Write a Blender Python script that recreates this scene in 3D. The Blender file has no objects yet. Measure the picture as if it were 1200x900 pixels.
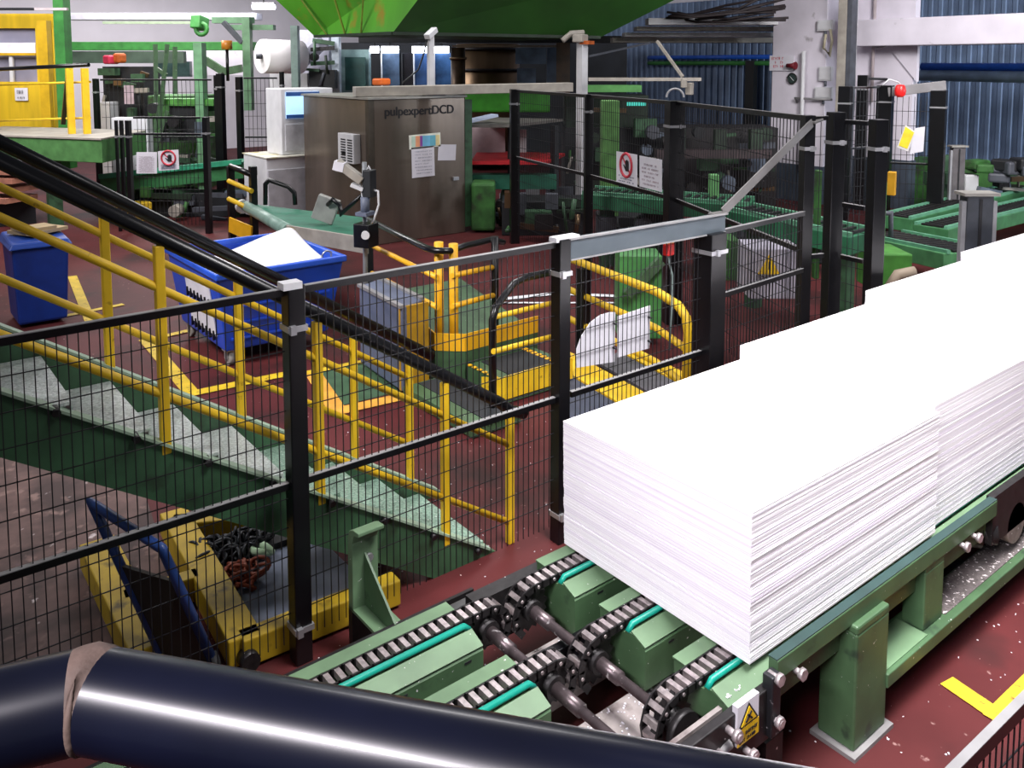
import bpy, math, random
from mathutils import Vector, Matrix
random.seed(7)
sc = bpy.context.scene
COL = sc.collection
V = Vector
# ---------------------------------------------------------------- camera
F = 1000.0; CAMH = 3.1; PIT = math.radians(5); YAW = math.radians(51.6)
YP = 75 + F * math.tan(PIT)
hx, hy = math.cos(YAW), math.sin(YAW)
FWD = V((hx * math.cos(PIT), hy * math.cos(PIT), -math.sin(PIT)))
RGT = V((hy, -hx, 0)); UPV = V((hx * math.sin(PIT), hy * math.sin(PIT), math.cos(PIT)))
cam = bpy.data.cameras.new('camera'); camo = bpy.data.objects.new('camera', cam); COL.objects.link(camo)
cam.sensor_width = 36; cam.sensor_fit = 'HORIZONTAL'; cam.lens = 36 * F / 1200
cam.shift_y = (YP - 450) / 1200; cam.clip_start = .05; cam.clip_end = 200
camo.matrix_world = Matrix(((RGT.x, UPV.x, -FWD.x, 0), (RGT.y, UPV.y, -FWD.y, 0), (RGT.z, UPV.z, -FWD.z, CAMH), (0, 0, 0, 1)))
sc.camera = camo

def at(px, py, z=None, X=None, Y=None, D=None):
    """a point of the place seen at photo pixel px,py on a given plane"""
    r = FWD + RGT * ((px - 600) / F) - UPV * ((py - YP) / F)
    if z is not None: t = (z - CAMH) / r.z
    elif X is not None: t = X / r.x
    elif Y is not None: t = Y / r.y
    else: t = D
    return V((0, 0, CAMH)) + r * t

# ---------------------------------------------------------------- materials
def lin(c):
    return tuple((x / 12.92 if x <= .04045 else ((x + .055) / 1.055) ** 2.4) for x in c)
def hexc(h):
    return lin(tuple(int(h[i:i + 2], 16) / 255 for i in (0, 2, 4)))
MATS = {}
def M(name, h, rough=.5, metal=0., var=.18, scale=5., spots=None, bump=0., streak=False, emit=0., coat=0.):
    if name in MATS: return MATS[name]
    m = bpy.data.materials.new(name); m.use_nodes = True; nt = m.node_tree; N = nt.nodes; L = nt.links
    b = N['Principled BSDF']; c = hexc(h)
    b.inputs['Roughness'].default_value = rough; b.inputs['Metallic'].default_value = metal
    if coat: b.inputs['Coat Weight'].default_value = coat
    tc = N.new('ShaderNodeTexCoord'); mp = N.new('ShaderNodeMapping')
    L.new(tc.outputs['Object'], mp.inputs['Vector'])
    if streak: mp.inputs['Scale'].default_value = (1, 1, .12)
    nz = N.new('ShaderNodeTexNoise'); nz.inputs['Scale'].default_value = scale; nz.inputs['Detail'].default_value = 5
    L.new(mp.outputs['Vector'], nz.inputs['Vector'])
    rp = N.new('ShaderNodeMapRange'); rp.inputs['From Min'].default_value = .3; rp.inputs['From Max'].default_value = .7
    L.new(nz.outputs['Fac'], rp.inputs['Value'])
    mx = N.new('ShaderNodeMix'); mx.data_type = 'RGBA'
    mx.inputs['A'].default_value = (*[x * (1 - var) for x in c], 1)
    mx.inputs['B'].default_value = (*[min(1, x * (1 + var)) for x in c], 1)
    L.new(rp.outputs['Result'], mx.inputs['Factor']); out = mx.outputs['Result']
    for sp in (spots or []):          # (colour, scale, threshold, softness)
        n2 = N.new('ShaderNodeTexNoise'); n2.inputs['Scale'].default_value = sp[1]; n2.inputs['Detail'].default_value = 4
        L.new(tc.outputs['Object'], n2.inputs['Vector'])
        r2 = N.new('ShaderNodeMapRange'); r2.inputs['From Min'].default_value = sp[2]; r2.inputs['From Max'].default_value = sp[2] + sp[3]
        L.new(n2.outputs['Fac'], r2.inputs['Value'])
        m2 = N.new('ShaderNodeMix'); m2.data_type = 'RGBA'; m2.inputs['B'].default_value = (*hexc(sp[0]), 1)
        L.new(out, m2.inputs['A']); L.new(r2.outputs['Result'], m2.inputs['Factor']); out = m2.outputs['Result']
    L.new(out, b.inputs['Base Color'])
    if bump:
        bp = N.new('ShaderNodeBump'); bp.inputs['Strength'].default_value = bump; bp.inputs['Distance'].default_value = .01
        L.new(nz.outputs['Fac'], bp.inputs['Height']); L.new(bp.outputs['Normal'], b.inputs['Normal'])
    if emit:
        b.inputs['Emission Color'].default_value = (*c, 1); b.inputs['Emission Strength'].default_value = emit
    MATS[name] = m; return m
DUST = ('cfcccc', 45, .715, .03)
DUST2 = ('cfcaca', 26, .64, .06)
black = M('black_paint', '0b0b0e', .3, var=.3)
blackd = M('black_paint_dusty', '1a1b1f', .5, var=.35, spots=[('8a888c', 40, .68, .06)])
blackg = M('black_gloss_pipe', '0e1122', .3, coat=.12, var=.3, scale=9)
weld = M('worn_weld', '6e5c54', .7, var=.5, scale=30, bump=.5)
wire = M('black_wire', '131317', .5)
steel = M('galvanised_clip', 'b4b4b8', .35, metal=.7)
greybeam = M('grey_beam', '464f56', .45, var=.15)
rimgrey = M('worn_grey_edge', '8d8c8d', .5, metal=.3)
green = M('machine_green', '405c3e', .5, var=.25, spots=[('2a3c2c', 9, .62, .12), DUST])
greenl = M('light_green', '5f7a5c', .5, var=.2, spots=[DUST])
greend = M('dark_green', '33553a', .55, var=.35, spots=[('20301f', 6, .58, .15)])
greenb = M('bright_green', '357a36', .5, var=.25)
teal = M('teal_guide_strip', '0d8f7c', .4, var=.1)
hop_lit = M('hopper_green', '468a1e', .5, var=.2, scale=1.5, spots=[('8a6a1c', 1.6, .6, .12)], streak=True)
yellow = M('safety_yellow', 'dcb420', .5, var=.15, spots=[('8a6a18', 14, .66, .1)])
yellow2 = M('lift_yellow', 'ab8e1a', .55, var=.2, spots=[('5a4a1a', 8, .6, .14)])  # worn yellow, darkened further for the shade under the stairs
ambery = M('toe_board_yellow', 'e6ac1a', .5, var=.12)
white = M('pulp_white', 'f6f4f8', .75, var=.02, scale=3)
paper = M('paper_white', 'd6d4dc', .7, var=.05)
blue = M('tub_blue', '1c46b8', .42, var=.15, scale=3)
blued = M('bin_blue', '14388c', .45, var=.2)
bluet = M('handle_blue', '2a4a8c', .4, var=.2)
chainm = M('chain_steel', 'b2a8a8', .38, metal=.75, var=.3, scale=40)
darkst = M('dark_steel', '2a2829', .45, metal=.5, var=.35, scale=20, spots=[DUST])
shaftm = M('shaft_steel', '5e5456', .35, metal=.7, var=.25, scale=20, spots=[DUST2])
greydirt = M('dirty_grey_channel', '8c8482', .75, var=.2, scale=12, spots=[DUST, ('5a4f4e', 7, .58, .12)])
inox = M('stainless_cabinet', '766a60', .3, metal=.6, var=.35, scale=1.6, spots=[('544c42', 1.1, .52, .25)], streak=True)
dgrey = M('dark_grey', '4a4d55', .55, var=.25)
bgrey = M('blue_grey', '5d6476', .55, var=.2)
lgrey = M('light_grey', 'c9c9cc', .5, var=.08)
cabwhite = M('cabinet_white', 'dcdce0', .45, var=.07, spots=[('a8a03a', 2.2, .68, .1)])
beltg = M('green_belt', '2f6e58', .5, var=.2)
beige = M('beige_metal', '9b958c', .5, var=.2)
red = M('signal_red', 'd01c1c', .45)
redt = M('red_sheet', 'b01a24', .55, var=.2)
orange = M('orange_lamp', 'e06a20', .5)
concw = M('white_concrete', 'd2ccd6', .85, var=.08, scale=2, spots=[('8d8688', 3.2, .66, .12)])
wallw = M('white_wall', 'd6d2da', .85, var=.06, scale=1.2)
wallb = M('corrugated_blue_grey', '6c7f9c', .5, var=.3, scale=1.4, metal=.2)
pipeb = M('blue_pipe', '1c58c0', .4)
pipew = M('pale_blue_pipe', '9cb4cc', .35, metal=.3)
brownst = M('brown_tank_steel', '6b5640', .35, metal=.7, var=.4, scale=2, streak=True)
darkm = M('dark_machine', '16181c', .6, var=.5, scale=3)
darkg = M('dark_green_machine', '1a2a1c', .6, var=.5, scale=3)
moss = M('mossy_green', '31602a', .7, var=.5, scale=4, spots=[('2a261f', 3, .55, .15)])
tread = M('chequer_tread', 'c6ceca', .42, metal=.35, var=.3, scale=60, bump=.6, spots=[('e6e8e8', 70, .6, .06)])
rubber = M('black_rubber', '101012', .7)
copper = M('rusty_chain', '7a3a26', .5, metal=.5, var=.4)
wood = M('cardboard', 'b9a27c', .8)
screen = M('lit_screen', 'a8d0f4', .3, emit=1.0, var=.1, scale=8)
screend = M('screen_blue_bar', '27477e', .3, emit=.4)
tube_l = M('lit_tube', 'e6f0ff', .3, emit=14)
glass = M('booth_glass', '8c8a9c', .15, var=.3, scale=1)
ink = M('ink_black', '18181c', .6)
inkr = M('ink_red', 'c23848', .6)
inkb = M('ink_grey', '7a7c90', .6)
inky = M('label_yellow', 'e6bc1c', .5)
mauve = M('mauve_door', 'a79fb4', .6)

# ---------------------------------------------------------------- mesh builder
def frame(d, up=(0, 0, 1)):
    d = V(d).normalized(); u = V(up)
    if abs(d.dot(u.normalized())) > .99: u = V((1, 0, 0)) if abs(d.x) < .9 else V((0, 1, 0))
    s = d.cross(u).normalized(); u = s.cross(d).normalized()
    return d, s, u
class MB:
    def __init__(s): s.v = []; s.f = []; s.sm = []; s.mi = []; s.cm = 0
    def add(s, vs, fs, smooth=False):
        o = len(s.v); s.v += [V(p) for p in vs]
        for f in fs: s.f.append([i + o for i in f]); s.sm.append(smooth); s.mi.append(s.cm)
        return s
    def hexa(s, p):    # 8 points: bottom 4 ccw, top 4 ccw
        return s.add(p, [(3, 2, 1, 0), (4, 5, 6, 7), (0, 1, 5, 4), (1, 2, 6, 5), (2, 3, 7, 6), (3, 0, 4, 7)])
    def box(s, x0, x1, y0, y1, z0, z1):
        return s.hexa([(x0, y0, z0), (x1, y0, z0), (x1, y1, z0), (x0, y1, z0), (x0, y0, z1), (x1, y0, z1), (x1, y1, z1), (x0, y1, z1)])
    def cbox(s, c, size, rz=0, rx=0, ry=0):
        R = Matrix.Rotation(rz, 3, 'Z') @ Matrix.Rotation(ry, 3, 'Y') @ Matrix.Rotation(rx, 3, 'X')
        a, b, d = [x / 2 for x in size]; c = V(c)
        return s.hexa([c + R @ V(q) for q in ((-a, -b, -d), (a, -b, -d), (a, b, -d), (-a, b, -d), (-a, -b, d), (a, -b, d), (a, b, d), (-a, b, d))])
    def bar(s, p0, p1, w, h, up=(0, 0, 1)):
        p0 = V(p0); p1 = V(p1); d, sd, u = frame(p1 - p0, up); sd = sd * (w / 2); u = u * (h / 2)
        return s.hexa([p0 - sd - u, p0 + sd - u, p1 + sd - u, p1 - sd - u, p0 - sd + u, p0 + sd + u, p1 + sd + u, p1 - sd + u])
    def tube(s, pts, r, n=10, cap=True):
        pts = [V(p) for p in pts]; k = len(pts); rs = r if isinstance(r, (list, tuple)) else [r] * k
        vs = []; pu = None
        for i, p in enumerate(pts):
            a = (pts[i] - pts[i - 1]).normalized() if i else (pts[1] - pts[0]).normalized()
            b = (pts[i + 1] - pts[i]).normalized() if i < k - 1 else a
            t = (a + b).normalized() if (a + b).length > 1e-6 else a
            if pu is None: _, sd, u = frame(t)
            else:
                u = (pu - t * pu.dot(t)).normalized(); sd = t.cross(u).normalized()
            pu = u; cs = max(.5, t.dot(a))
            ax = (b - a); ax = ax - t * ax.dot(t); axn = ax.normalized() if ax.length > 1e-5 else None
            for j in range(n):
                q = (sd * math.cos(2 * math.pi * j / n) + u * math.sin(2 * math.pi * j / n)) * rs[i]
                if axn is not None: q += axn * q.dot(axn) * (1 / cs - 1)
                vs.append(p + q)
        fs = [(i * n + j, i * n + (j + 1) % n, (i + 1) * n + (j + 1) % n, (i + 1) * n + j) for i in range(k - 1) for j in range(n)]
        s.add(vs, fs, True)
        if cap:
            o = len(s.v) - len(vs)
            s.f.append([o + j for j in range(n)][::-1]); s.sm.append(False); s.mi.append(s.cm)
            s.f.append([o + (k - 1) * n + j for j in range(n)]); s.sm.append(False); s.mi.append(s.cm)
        return s
    def cyl(s, p0, p1, r, n=16): return s.tube([p0, p1], r, n)
    def prism(s, poly, vec):
        k = len(poly); poly = [V(p) for p in poly]; vec = V(vec)
        return s.add(poly + [p + vec for p in poly], [tuple(range(k))[::-1], tuple(range(k, 2 * k))] + [(i, (i + 1) % k, k + (i + 1) % k, k + i) for i in range(k)])
    def torus(s, c, R, r, ax=(0, 0, 1), n=14, m=6, arc=1., e=1.):
        d, sd, u = frame(ax, (0, .01, 1)); c = V(c); vs = []; fs = []; full = arc >= 1
        N = n if full else n + 1
        for i in range(N):
            a = 2 * math.pi * arc * i / n; rad = sd * math.cos(a) * e + u * math.sin(a); rn = (sd * math.cos(a) + u * math.sin(a))
            for j in range(m):
                b = 2 * math.pi * j / m; vs.append(c + rad * R + rn * (r * math.cos(b)) + d * (r * math.sin(b)))
        for i in range(n if full else n):
            for j in range(m):
                i2 = (i + 1) % N; fs.append((i * m + j, i2 * m + j, i2 * m + (j + 1) % m, i * m + (j + 1) % m))
        return s.add(vs, fs, True)
    def build(s, name, mat, parent=None, loc=None, bev=0., kind=None, solid=0.):
        root = parent
        while root is not None and root.parent is not None: root = root.parent
        if root is not None: o0 = V(root.location)
        elif loc is not None: o0 = V(loc)
        else:
            xs = [p.x for p in s.v]; ys = [p.y for p in s.v]; zs = [p.z for p in s.v]
            o0 = V(((min(xs) + max(xs)) / 2, (min(ys) + max(ys)) / 2, min(zs)))
        me = bpy.data.meshes.new(name); me.from_pydata([p - o0 for p in s.v], [], s.f)
        for p, a, mi in zip(me.polygons, s.sm, s.mi): p.use_smooth = a; p.material_index = mi
        for mt in (mat if isinstance(mat, (list, tuple)) else [mat]): me.materials.append(mt)
        me.update()
        o = bpy.data.objects.new(name, me); COL.objects.link(o)
        if parent is not None: o.parent = parent
        else: o.location = o0
        if bev:
            b = o.modifiers.new('bevel', 'BEVEL'); b.width = bev; b.segments = 2; b.limit_method = 'ANGLE'; b.angle_limit = math.radians(40)
        if solid:
            b = o.modifiers.new('solid', 'SOLIDIFY'); b.thickness = solid; b.offset = 0
        if kind: o['kind'] = kind
        return o
def tag(o, label, cat, group=None):
    o['label'] = label; o['category'] = cat
    if group: o['group'] = group
    return o
def thing(name, label, cat, loc, group=None):
    o = bpy.data.objects.new(name, None); COL.objects.link(o); o.location = loc; o.empty_display_size = .1
    return tag(o, label, cat, group)
def struct(o): o['kind'] = 'structure'; return o
def copy_tree(o, parent=None):
    c = o.copy(); COL.objects.link(c)
    if parent is not None: c.parent = parent
    for ch in list(o.children): copy_tree(ch, c)
    return c
def text_mb(mb, body, org, xdir, ydir, size, depth=.002):
    """lettering as real mesh; org = lower left corner"""
    cu = bpy.data.curves.new('t', 'FONT'); cu.body = body; cu.size = size; cu.extrude = depth
    o = bpy.data.objects.new('t', cu); COL.objects.link(o)
    bpy.context.view_layer.update()
    me = bpy.data.meshes.new_from_object(o.evaluated_get(bpy.context.evaluated_depsgraph_get()))
    xd = V(xdir).normalized(); yd = V(ydir).normalized(); zd = xd.cross(yd)
    mb.add([V(org) + xd * v.co.x + yd * v.co.y + zd * v.co.z for v in me.vertices], [tuple(p.vertices) for p in me.polygons])
    COL.objects.unlink(o); bpy.data.objects.remove(o); bpy.data.meshes.remove(me)
def scribble(mb, org, xd, yd, w, h, nd, seed=1):
    """a row of small illegible letter strokes"""
    rg = random.Random(seed); xd = V(xd).normalized(); yd = V(yd).normalized(); n = xd.cross(yd); st = w / nd
    for i in range(nd):
        if rg.random() < .14: continue
        a = V(org) + xd * (i * st); t = st * .22
        def blk(x, y, ww, hh):
            p = a + xd * x + yd * y
            mb.hexa([p, p + xd * ww, p + xd * ww + yd * hh, p + yd * hh] + [q + n * .002 for q in (p, p + xd * ww, p + xd * ww + yd * hh, p + yd * hh)])
        blk(0, 0, t, h)
        k = rg.randint(0, 3)
        if k != 0: blk(t, h - t, st * .45, t)
        if k != 1: blk(t, h * .4, st * .4, t)
        if k == 2: blk(t, 0, st * .45, t)
        if k == 3: blk(st * .5, 0, t, h * .8)
# ---------------------------------------------------------------- fence helper
def mesh_wires(mb, p0, p1, z0, z1, sv=.042, sh=.15, r=.0022):
    p0 = V((p0[0], p0[1], 0)); p1 = V((p1[0], p1[1], 0)); L = (p1 - p0).length; d = (p1 - p0) / L; nrm = V((-d.y, d.x, 0))
    n = max(2, int(L / sv))
    for i in range(1, n):
        c = p0 + d * (L * i / n)
        mb.box_ = None
        a = d * r; b = nrm * r
        q = [c - a - b, c + a - b, c + a + b, c - a + b]
        mb.add([V((p.x, p.y, z0)) for p in q] + [V((p.x, p.y, z1)) for p in q], [(0, 1, 5, 4), (1, 2, 6, 5), (2, 3, 7, 6), (3, 0, 4, 7)])
    k = max(1, int((z1 - z0) / sh))
    for i in range(1, k):
        z = z0 + (z1 - z0) * i / k
        mb.bar(p0 + V((0, 0, z)) + nrm * (2 * r), p1 + V((0, 0, z)) + nrm * (2 * r), 2 * r, 2 * r)
def fence_post(root, x, y, w, z1, clips, rz=0, mat=None, z0=0):
    m = MB(); m.cbox((x, y, (z0 + z1) / 2), (w, w, z1 - z0), rz); p = m.build('post', mat or black, root, bev=.006)
    for cz in clips:
        c = MB(); c.cbox((x, y, cz), (w + .014, w + .014, .03), rz); c.cbox((x - .03 * math.cos(rz), y - (w / 2 + .01), cz + .0), (.03, .03, .045), rz)
        c.build('clip', steel, p)
    return p
def fence_panel(root, p0, p1, z0, z1, rails=(), sv=.042, sh=.15, r=.0022, rw=.035):
    w = MB(); mesh_wires(w, p0, p1, z0, z1, sv, sh, r); w.build('mesh_panel', wire, root)
    for z in rails:
        b = MB(); b.bar((p0[0], p0[1], z), (p1[0], p1[1], z), .025, rw); b.cm = 1
        b.bar((p0[0], p0[1], z + rw / 2 + .002), (p1[0], p1[1], z + rw / 2 + .002), .028, .004); b.build('rail', [black, rimgrey], root)

# ================================================================ SETTING
XB, YL = 23.0, 31.0
fl = MB()
fl.add([(-6, -5, 0), (XB, -5, 0), (XB, YL, 0), (-6, YL, 0)], [(0, 1, 2, 3)])
floorm = M('red_floor_paint', '502223', .6, var=.3, scale=1.2, spots=[('2e1c1c', .9, .55, .14), ('8a6a66', 16, .68, .06), ('e0d8d8', 38, .735, .02)])
floorm.node_tree.nodes['Principled BSDF'].inputs['Specular IOR Level'].default_value = .2
struct(fl.build('floor', floorm, loc=(0, 0, 0)))
# dusty worn area of concrete under the stairs, left of the fence
wf = MB(); wf.add([(-2.5, 4.1, .004), (1.3, 4.1, .004), (1.6, 6.3, .004), (.3, 9.2, .004), (-2.5, 9.4, .004)], [(0, 1, 2, 3, 4)])
struct(wf.build('floor_worn_patch', M('worn_concrete', '57423e', .7, var=.45, scale=5, spots=[('3a2a28', 2.2, .5, .12), ('7a625c', 6, .6, .08), ('c8bcbc', 9, .68, .08)]), loc=(0, 0, 0)))
MK = [0]
def mark(pts, w, name='trim', mat=None, z=.006):
    for i in range(len(pts) - 1):
        MK[0] += 1; z = .006 + MK[0] * .0007
        a = V((*pts[i][:2], z)); b = V((*pts[i + 1][:2], z)); d = (b - a).normalized(); s = V((-d.y, d.x, 0)) * (w / 2)
        m = MB(); m.add([a - s - d * w / 2, b - s + d * w / 2, b + s + d * w / 2, a + s - d * w / 2], [(0, 1, 2, 3)])
        struct(m.build(name, mat or M('floor_line_yellow', 'c8a81e', .6, var=.2, spots=[('5a3020', 14, .6, .1)])))
mark([at(1120, 806, z=0), at(1167, 838, z=0)], .1, 'trim_1'); mark([at(1170, 840, z=0), at(1240, 770, z=0)], .1, 'trim_2')
mark([at(85, 325, z=0), at(105, 375, z=0)], .12, 'trim_3'); mark([at(40, 378, z=0), at(140, 358, z=0)], .1, 'trim_4')
mark([at(172, 400, z=0), at(225, 462, z=0), at(345, 437, z=0)], .14, 'trim_5'); mark([at(170, 400, z=0), at(235, 385, z=0)], .1, 'trim_6')
mark([at(368, 440, z=0), at(396, 483, z=0), at(520, 455, z=0)], .16, 'trim_7', M('floor_line_amber', 'd89a3a', .6, var=.2))
mark([at(360, 438, z=0), at(450, 420, z=0)], .1, 'trim_8')
gp = MB(); q = [at(365, 440, z=0), at(398, 476, z=0), at(500, 452, z=0), at(452, 420, z=0)]
gp.add([V((p.x, p.y, .004)) for p in q], [(0, 1, 2, 3)]); struct(gp.build('floor_green_patch', M('green_floor_paint', '3f5a40', .55, var=.25), loc=(0, 0, 0)))
wl = M('floor_line_white', 'e0e0e4', .6)
mark([at(535, 357, z=0), at(650, 345, z=0), at(775, 350, z=0)], .12, 'trim_9', wl); mark([at(500, 372, z=0), at(590, 356, z=0), at(760, 356, z=0)], .06, 'trim_10', wl)
# back wall: corrugated sheet
cw = MB(); yy = -5.0; pr = []
while yy < YL:
    for dy, dx in ((0, 0), (.09, 0), (.13, .07), (.22, .07)): pr.append((yy + dy, dx))
    yy += .26
vs = []
for y, dx in pr: vs += [(XB - dx, y, 0), (XB - dx, y, 5.2)]
cw.add(vs, [(2 * i, 2 * i + 1, 2 * i + 3, 2 * i + 2) for i in range(len(pr) - 1)])
struct(cw.build('wall_back', wallb, loc=(XB, 12, 0)))
cw = MB(); cw.box(-6, XB, YL, YL + .2, 0, 7); struct(cw.build('wall_left', wallw))
cw = MB(); cw.box(XB + .02, XB + .2, -5, YL, 5.2, 7); struct(cw.build('wall_back_upper', wallw))
# white concrete column block and beam
def colblock(x0, x1, y0, y1, z1, name, mat=concw):
    m = MB(); m.box(x0, x1, y0, y1, .0, z1); return struct(m.build(name, mat, bev=.02))
Xc = 17.0
ya, yb = at(967, 100, X=Xc).y, at(904, 100, X=Xc).y
colblock(Xc, Xc + 1.0, ya, yb, 6, 'column_white')
y2 = at(1073, 80, X=Xc + .9).y
m = MB(); m.box(Xc + .8, Xc + 1.0, y2, ya - .0, 0, 6); struct(m.build('wall_pier', concw))
m = MB(); zt = at(1130, 18, X=Xc + .3).z; zb = at(1130, 52, X=Xc + .3).z
m.box(Xc + .3, Xc + 1.0, -5, ya - .35, zb, zt); struct(m.build('beam_white', concw, bev=.02))
m = MB(); m.prism([(Xc + .75, y2 + .55, zb), (Xc + .75, y2 - .1, zb), (Xc + .75, y2 - .1, zb - .75)], (.1, 0, 0)); struct(m.build('beam_haunch', concw))
m = MB(); m.box(Xc - .04, Xc + 1.04, ya - .02, yb + .02, 0, at(930, 192, X=Xc).z); struct(m.build('column_plinth', M('plinth_blue_grey', '39424e', .6)))
m = MB(); m.box(Xc + .74, Xc + 1.04, y2 - .02, ya - .03, 0, at(1040, 186, X=Xc + .8).z); struct(m.build('pier_plinth', M('plinth_blue_grey', '', 0)))
# ---- grey steel post beside the column, conduits, boxes
yp_ = at(989, 60, X=Xc - .3).y
t = thing('steel_post', 'tall pale grey steel channel post standing against the white column', 'post', (Xc - .3, yp_, 0))
m = MB(); m.box(Xc - .42, Xc - .2, yp_ - .11, yp_ + .09, 0, 6); m.build('post', beige, t, bev=.01)
m = MB(); m.box(Xc - .42, Xc - .2, yp_ - .22, yp_ - .12, .0, 6)
m.build('channel', dgrey, t)
def conduit(name, lab, px0, y0, y1, mat=lgrey, r=.045, X=Xc - .1, cat='conduit', grp=None):
    p = at(px0, y0, X=X); q = at(px0, y1, X=X); m = MB(); m.tube([(X, p.y, min(q.z, p.z)), (X, p.y, max(p.z, q.z))], r, 8)
    return tag(m.build(name, mat), lab, cat, grp)
conduit('conduit', 'grey conduit running up the white column left of the junction boxes', 942, 60, 200)
conduit('conduit', 'grey conduit on the white pier right of the steel post', 1003, -10, 130, r=.06)
conduit('conduit', 'thin pipe up the white pier beside the coiled cable', 1026, -10, 120, r=.035, X=Xc + .7, mat=M('pinkish_pipe', 'b0a4a6', .5))
def wallbox(px0, px1, y0, y1, lab, X=Xc - .06, mat=lgrey, name='junction_box', cat='electrical box'):
    a = at(px0, y0, X=X); b = at(px1, y1, X=X)
    t = thing(name, lab, cat, (X, (a.y + b.y) / 2, b.z))
    m = MB(); m.box(X - .02, X + .08, b.y, a.y, b.z, a.z); m.build('body', mat, t, bev=.01)
    m = MB(); m.box(X - .035, X - .018, b.y + .03, a.y - .03, b.z + .03, a.z - .03); m.build('cover', mat, t, bev=.006)
    m = MB(); m.cyl((X + .02, (a.y + b.y) / 2, b.z - .12), (X + .02, (a.y + b.y) / 2, b.z), .03, 8); m.build('cable_gland', dgrey, t)
    return t
wallbox(958, 976, 24, 36, 'pale junction box high on the white column, above the cable loop')
wallbox(960, 974, 78, 95, 'middle junction box with an open front on the white column')
wallbox(955, 974, 102, 116, 'lowest junction box on the white column near the bracket pipe')
m = MB(); a = at(968, 40, X=Xc - .12)
m.tube([a, a + V((0, .05, -.3)), a + V((0, -.1, -.45)), a + V((0, -.15, -.15)), a + V((0, -.1, .1))], .03, 8)
tag(m.build('cable', M('cable_cream', 'b0a890', .6)), 'cream cable loop hanging below the highest junction box', 'cable')
m = MB(); a = at(932, 115, X=Xc - .1); b = at(975, 117, X=Xc - .1)
m.tube([a + V((.08, 0, -.1)), a, b], .025, 8); tag(m.build('bracket_pipe', rimgrey), 'thin horizontal bracket pipe low on the white column', 'pipe')
m = MB(); c = at(1032, 42, X=Xc + .6)
for i, R in enumerate((.2, .23, .26)): m.torus(c + V((-.02 * i, 0, 0)), R, .018, (1, 0, 0), 24, 6)
tag(m.build('cable_coil', M('cable_grey', 'a8a2a6', .6)), 'grey cable coil hanging on the white pier by the beam end', 'cable coil')
# sign, horn and round hole on the column
a = at(902, 65, X=Xc - .03); b = at(930, 83, X=Xc - .03)
t = thing('warning_notice', 'small notice with three rows of red writing on the white column', 'notice', (Xc - .03, (a.y + b.y) / 2, b.z))
m = MB(); m.box(Xc - .03, Xc - .012, b.y, a.y, b.z, a.z); m.build('board', paper, t)
m = MB()
for i in range(3): scribble(m, (Xc - .031, a.y - .06, a.z - .1 - i * .09), (0, -1, 0), (0, 0, 1), .32, .06, 7, 30 + i)
m.build('lettering', inkr, t)
a = at(925, 77, X=Xc - .1)
t = thing('alarm_horn', 'dark red alarm horn mounted beside the red notice on the column', 'horn', a)
m = MB(); m.tube([a + V((0, .06, 0)), a + V((0, -.06, 0)), a + V((0, -.16, 0))], [.05, .055, .09], 12); m.build('body', M('horn_red', '6a1420', .5), t)
m = MB(); m.cyl(a + V((.08, 0, 0)), a, .03, 8); m.build('bracket', dgrey, t)
a = at(928, 92, X=Xc - .04)
t = thing('dial_gauge', 'round black-faced gauge on the white column under the horn', 'gauge', a)
m = MB(); m.cyl(a + V((.05, 0, 0)), a, .115, 24); m.build('case', M('gauge_green', '2c3a38', .4), t)
m = MB(); m.torus(a, .115, .014, (1, 0, 0), 24, 6); m.build('bezel', darkst, t)
m = MB(); m.bar(a + V((-.008, -.05, -.05)), a + V((-.008, .05, .05)), .012, .006); m.build('needle', lgrey, t)
# pipes on the back wall
def pipe_h(name, lab, p0, p1, r, mat, cat='pipe'):
    m = MB(); m.tube([p0, p1], r, 14); return tag(m.build(name, mat), lab, cat)
X2 = XB - .35
a = at(760, 66, X=X2); pipe_h('wall_pipe', 'long blue pipe across the corrugated wall left of the column', (X2, a.y, at(840, 67, X=X2).z), (X2, at(912, 67, X=X2).y, at(840, 67, X=X2).z), .07, pipeb)
pipe_h('wall_pipe', 'green pipe directly under the blue pipe on the corrugated wall', (X2, a.y, at(840, 74, X=X2).z), (X2, at(912, 67, X=X2).y, at(840, 74, X=X2).z), .07, greenb)
X3 = Xc + 3
a = at(1080, 78, X=X3); pipe_h('wall_pipe', 'glossy blue pipe under the white beam at the far right', (X3, a.y, a.z), (X3, -5, a.z - .05), .09, pipeb)
a = at(1066, 88, X=X3); pipe_h('wall_pipe', 'thick pale metal pipe below the blue pipe at the far right', (X3, a.y, a.z), (X3, -5, a.z - .12), .13, pipew)
m = MB(); X4 = XB - .6; m.box(X4, X4 + .3, -5, 4.6, 3.0, 5.0); struct(m.build('wall_recess', M('dark_recess', '2c3032', .7)))
m = MB(); yq = at(880, 100, X=X2).y; m.box(X2 - .1, X2 + .1, yq - .16, yq + .16, 0, 3.2); struct(m.build('column_dark', darkm))
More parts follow.
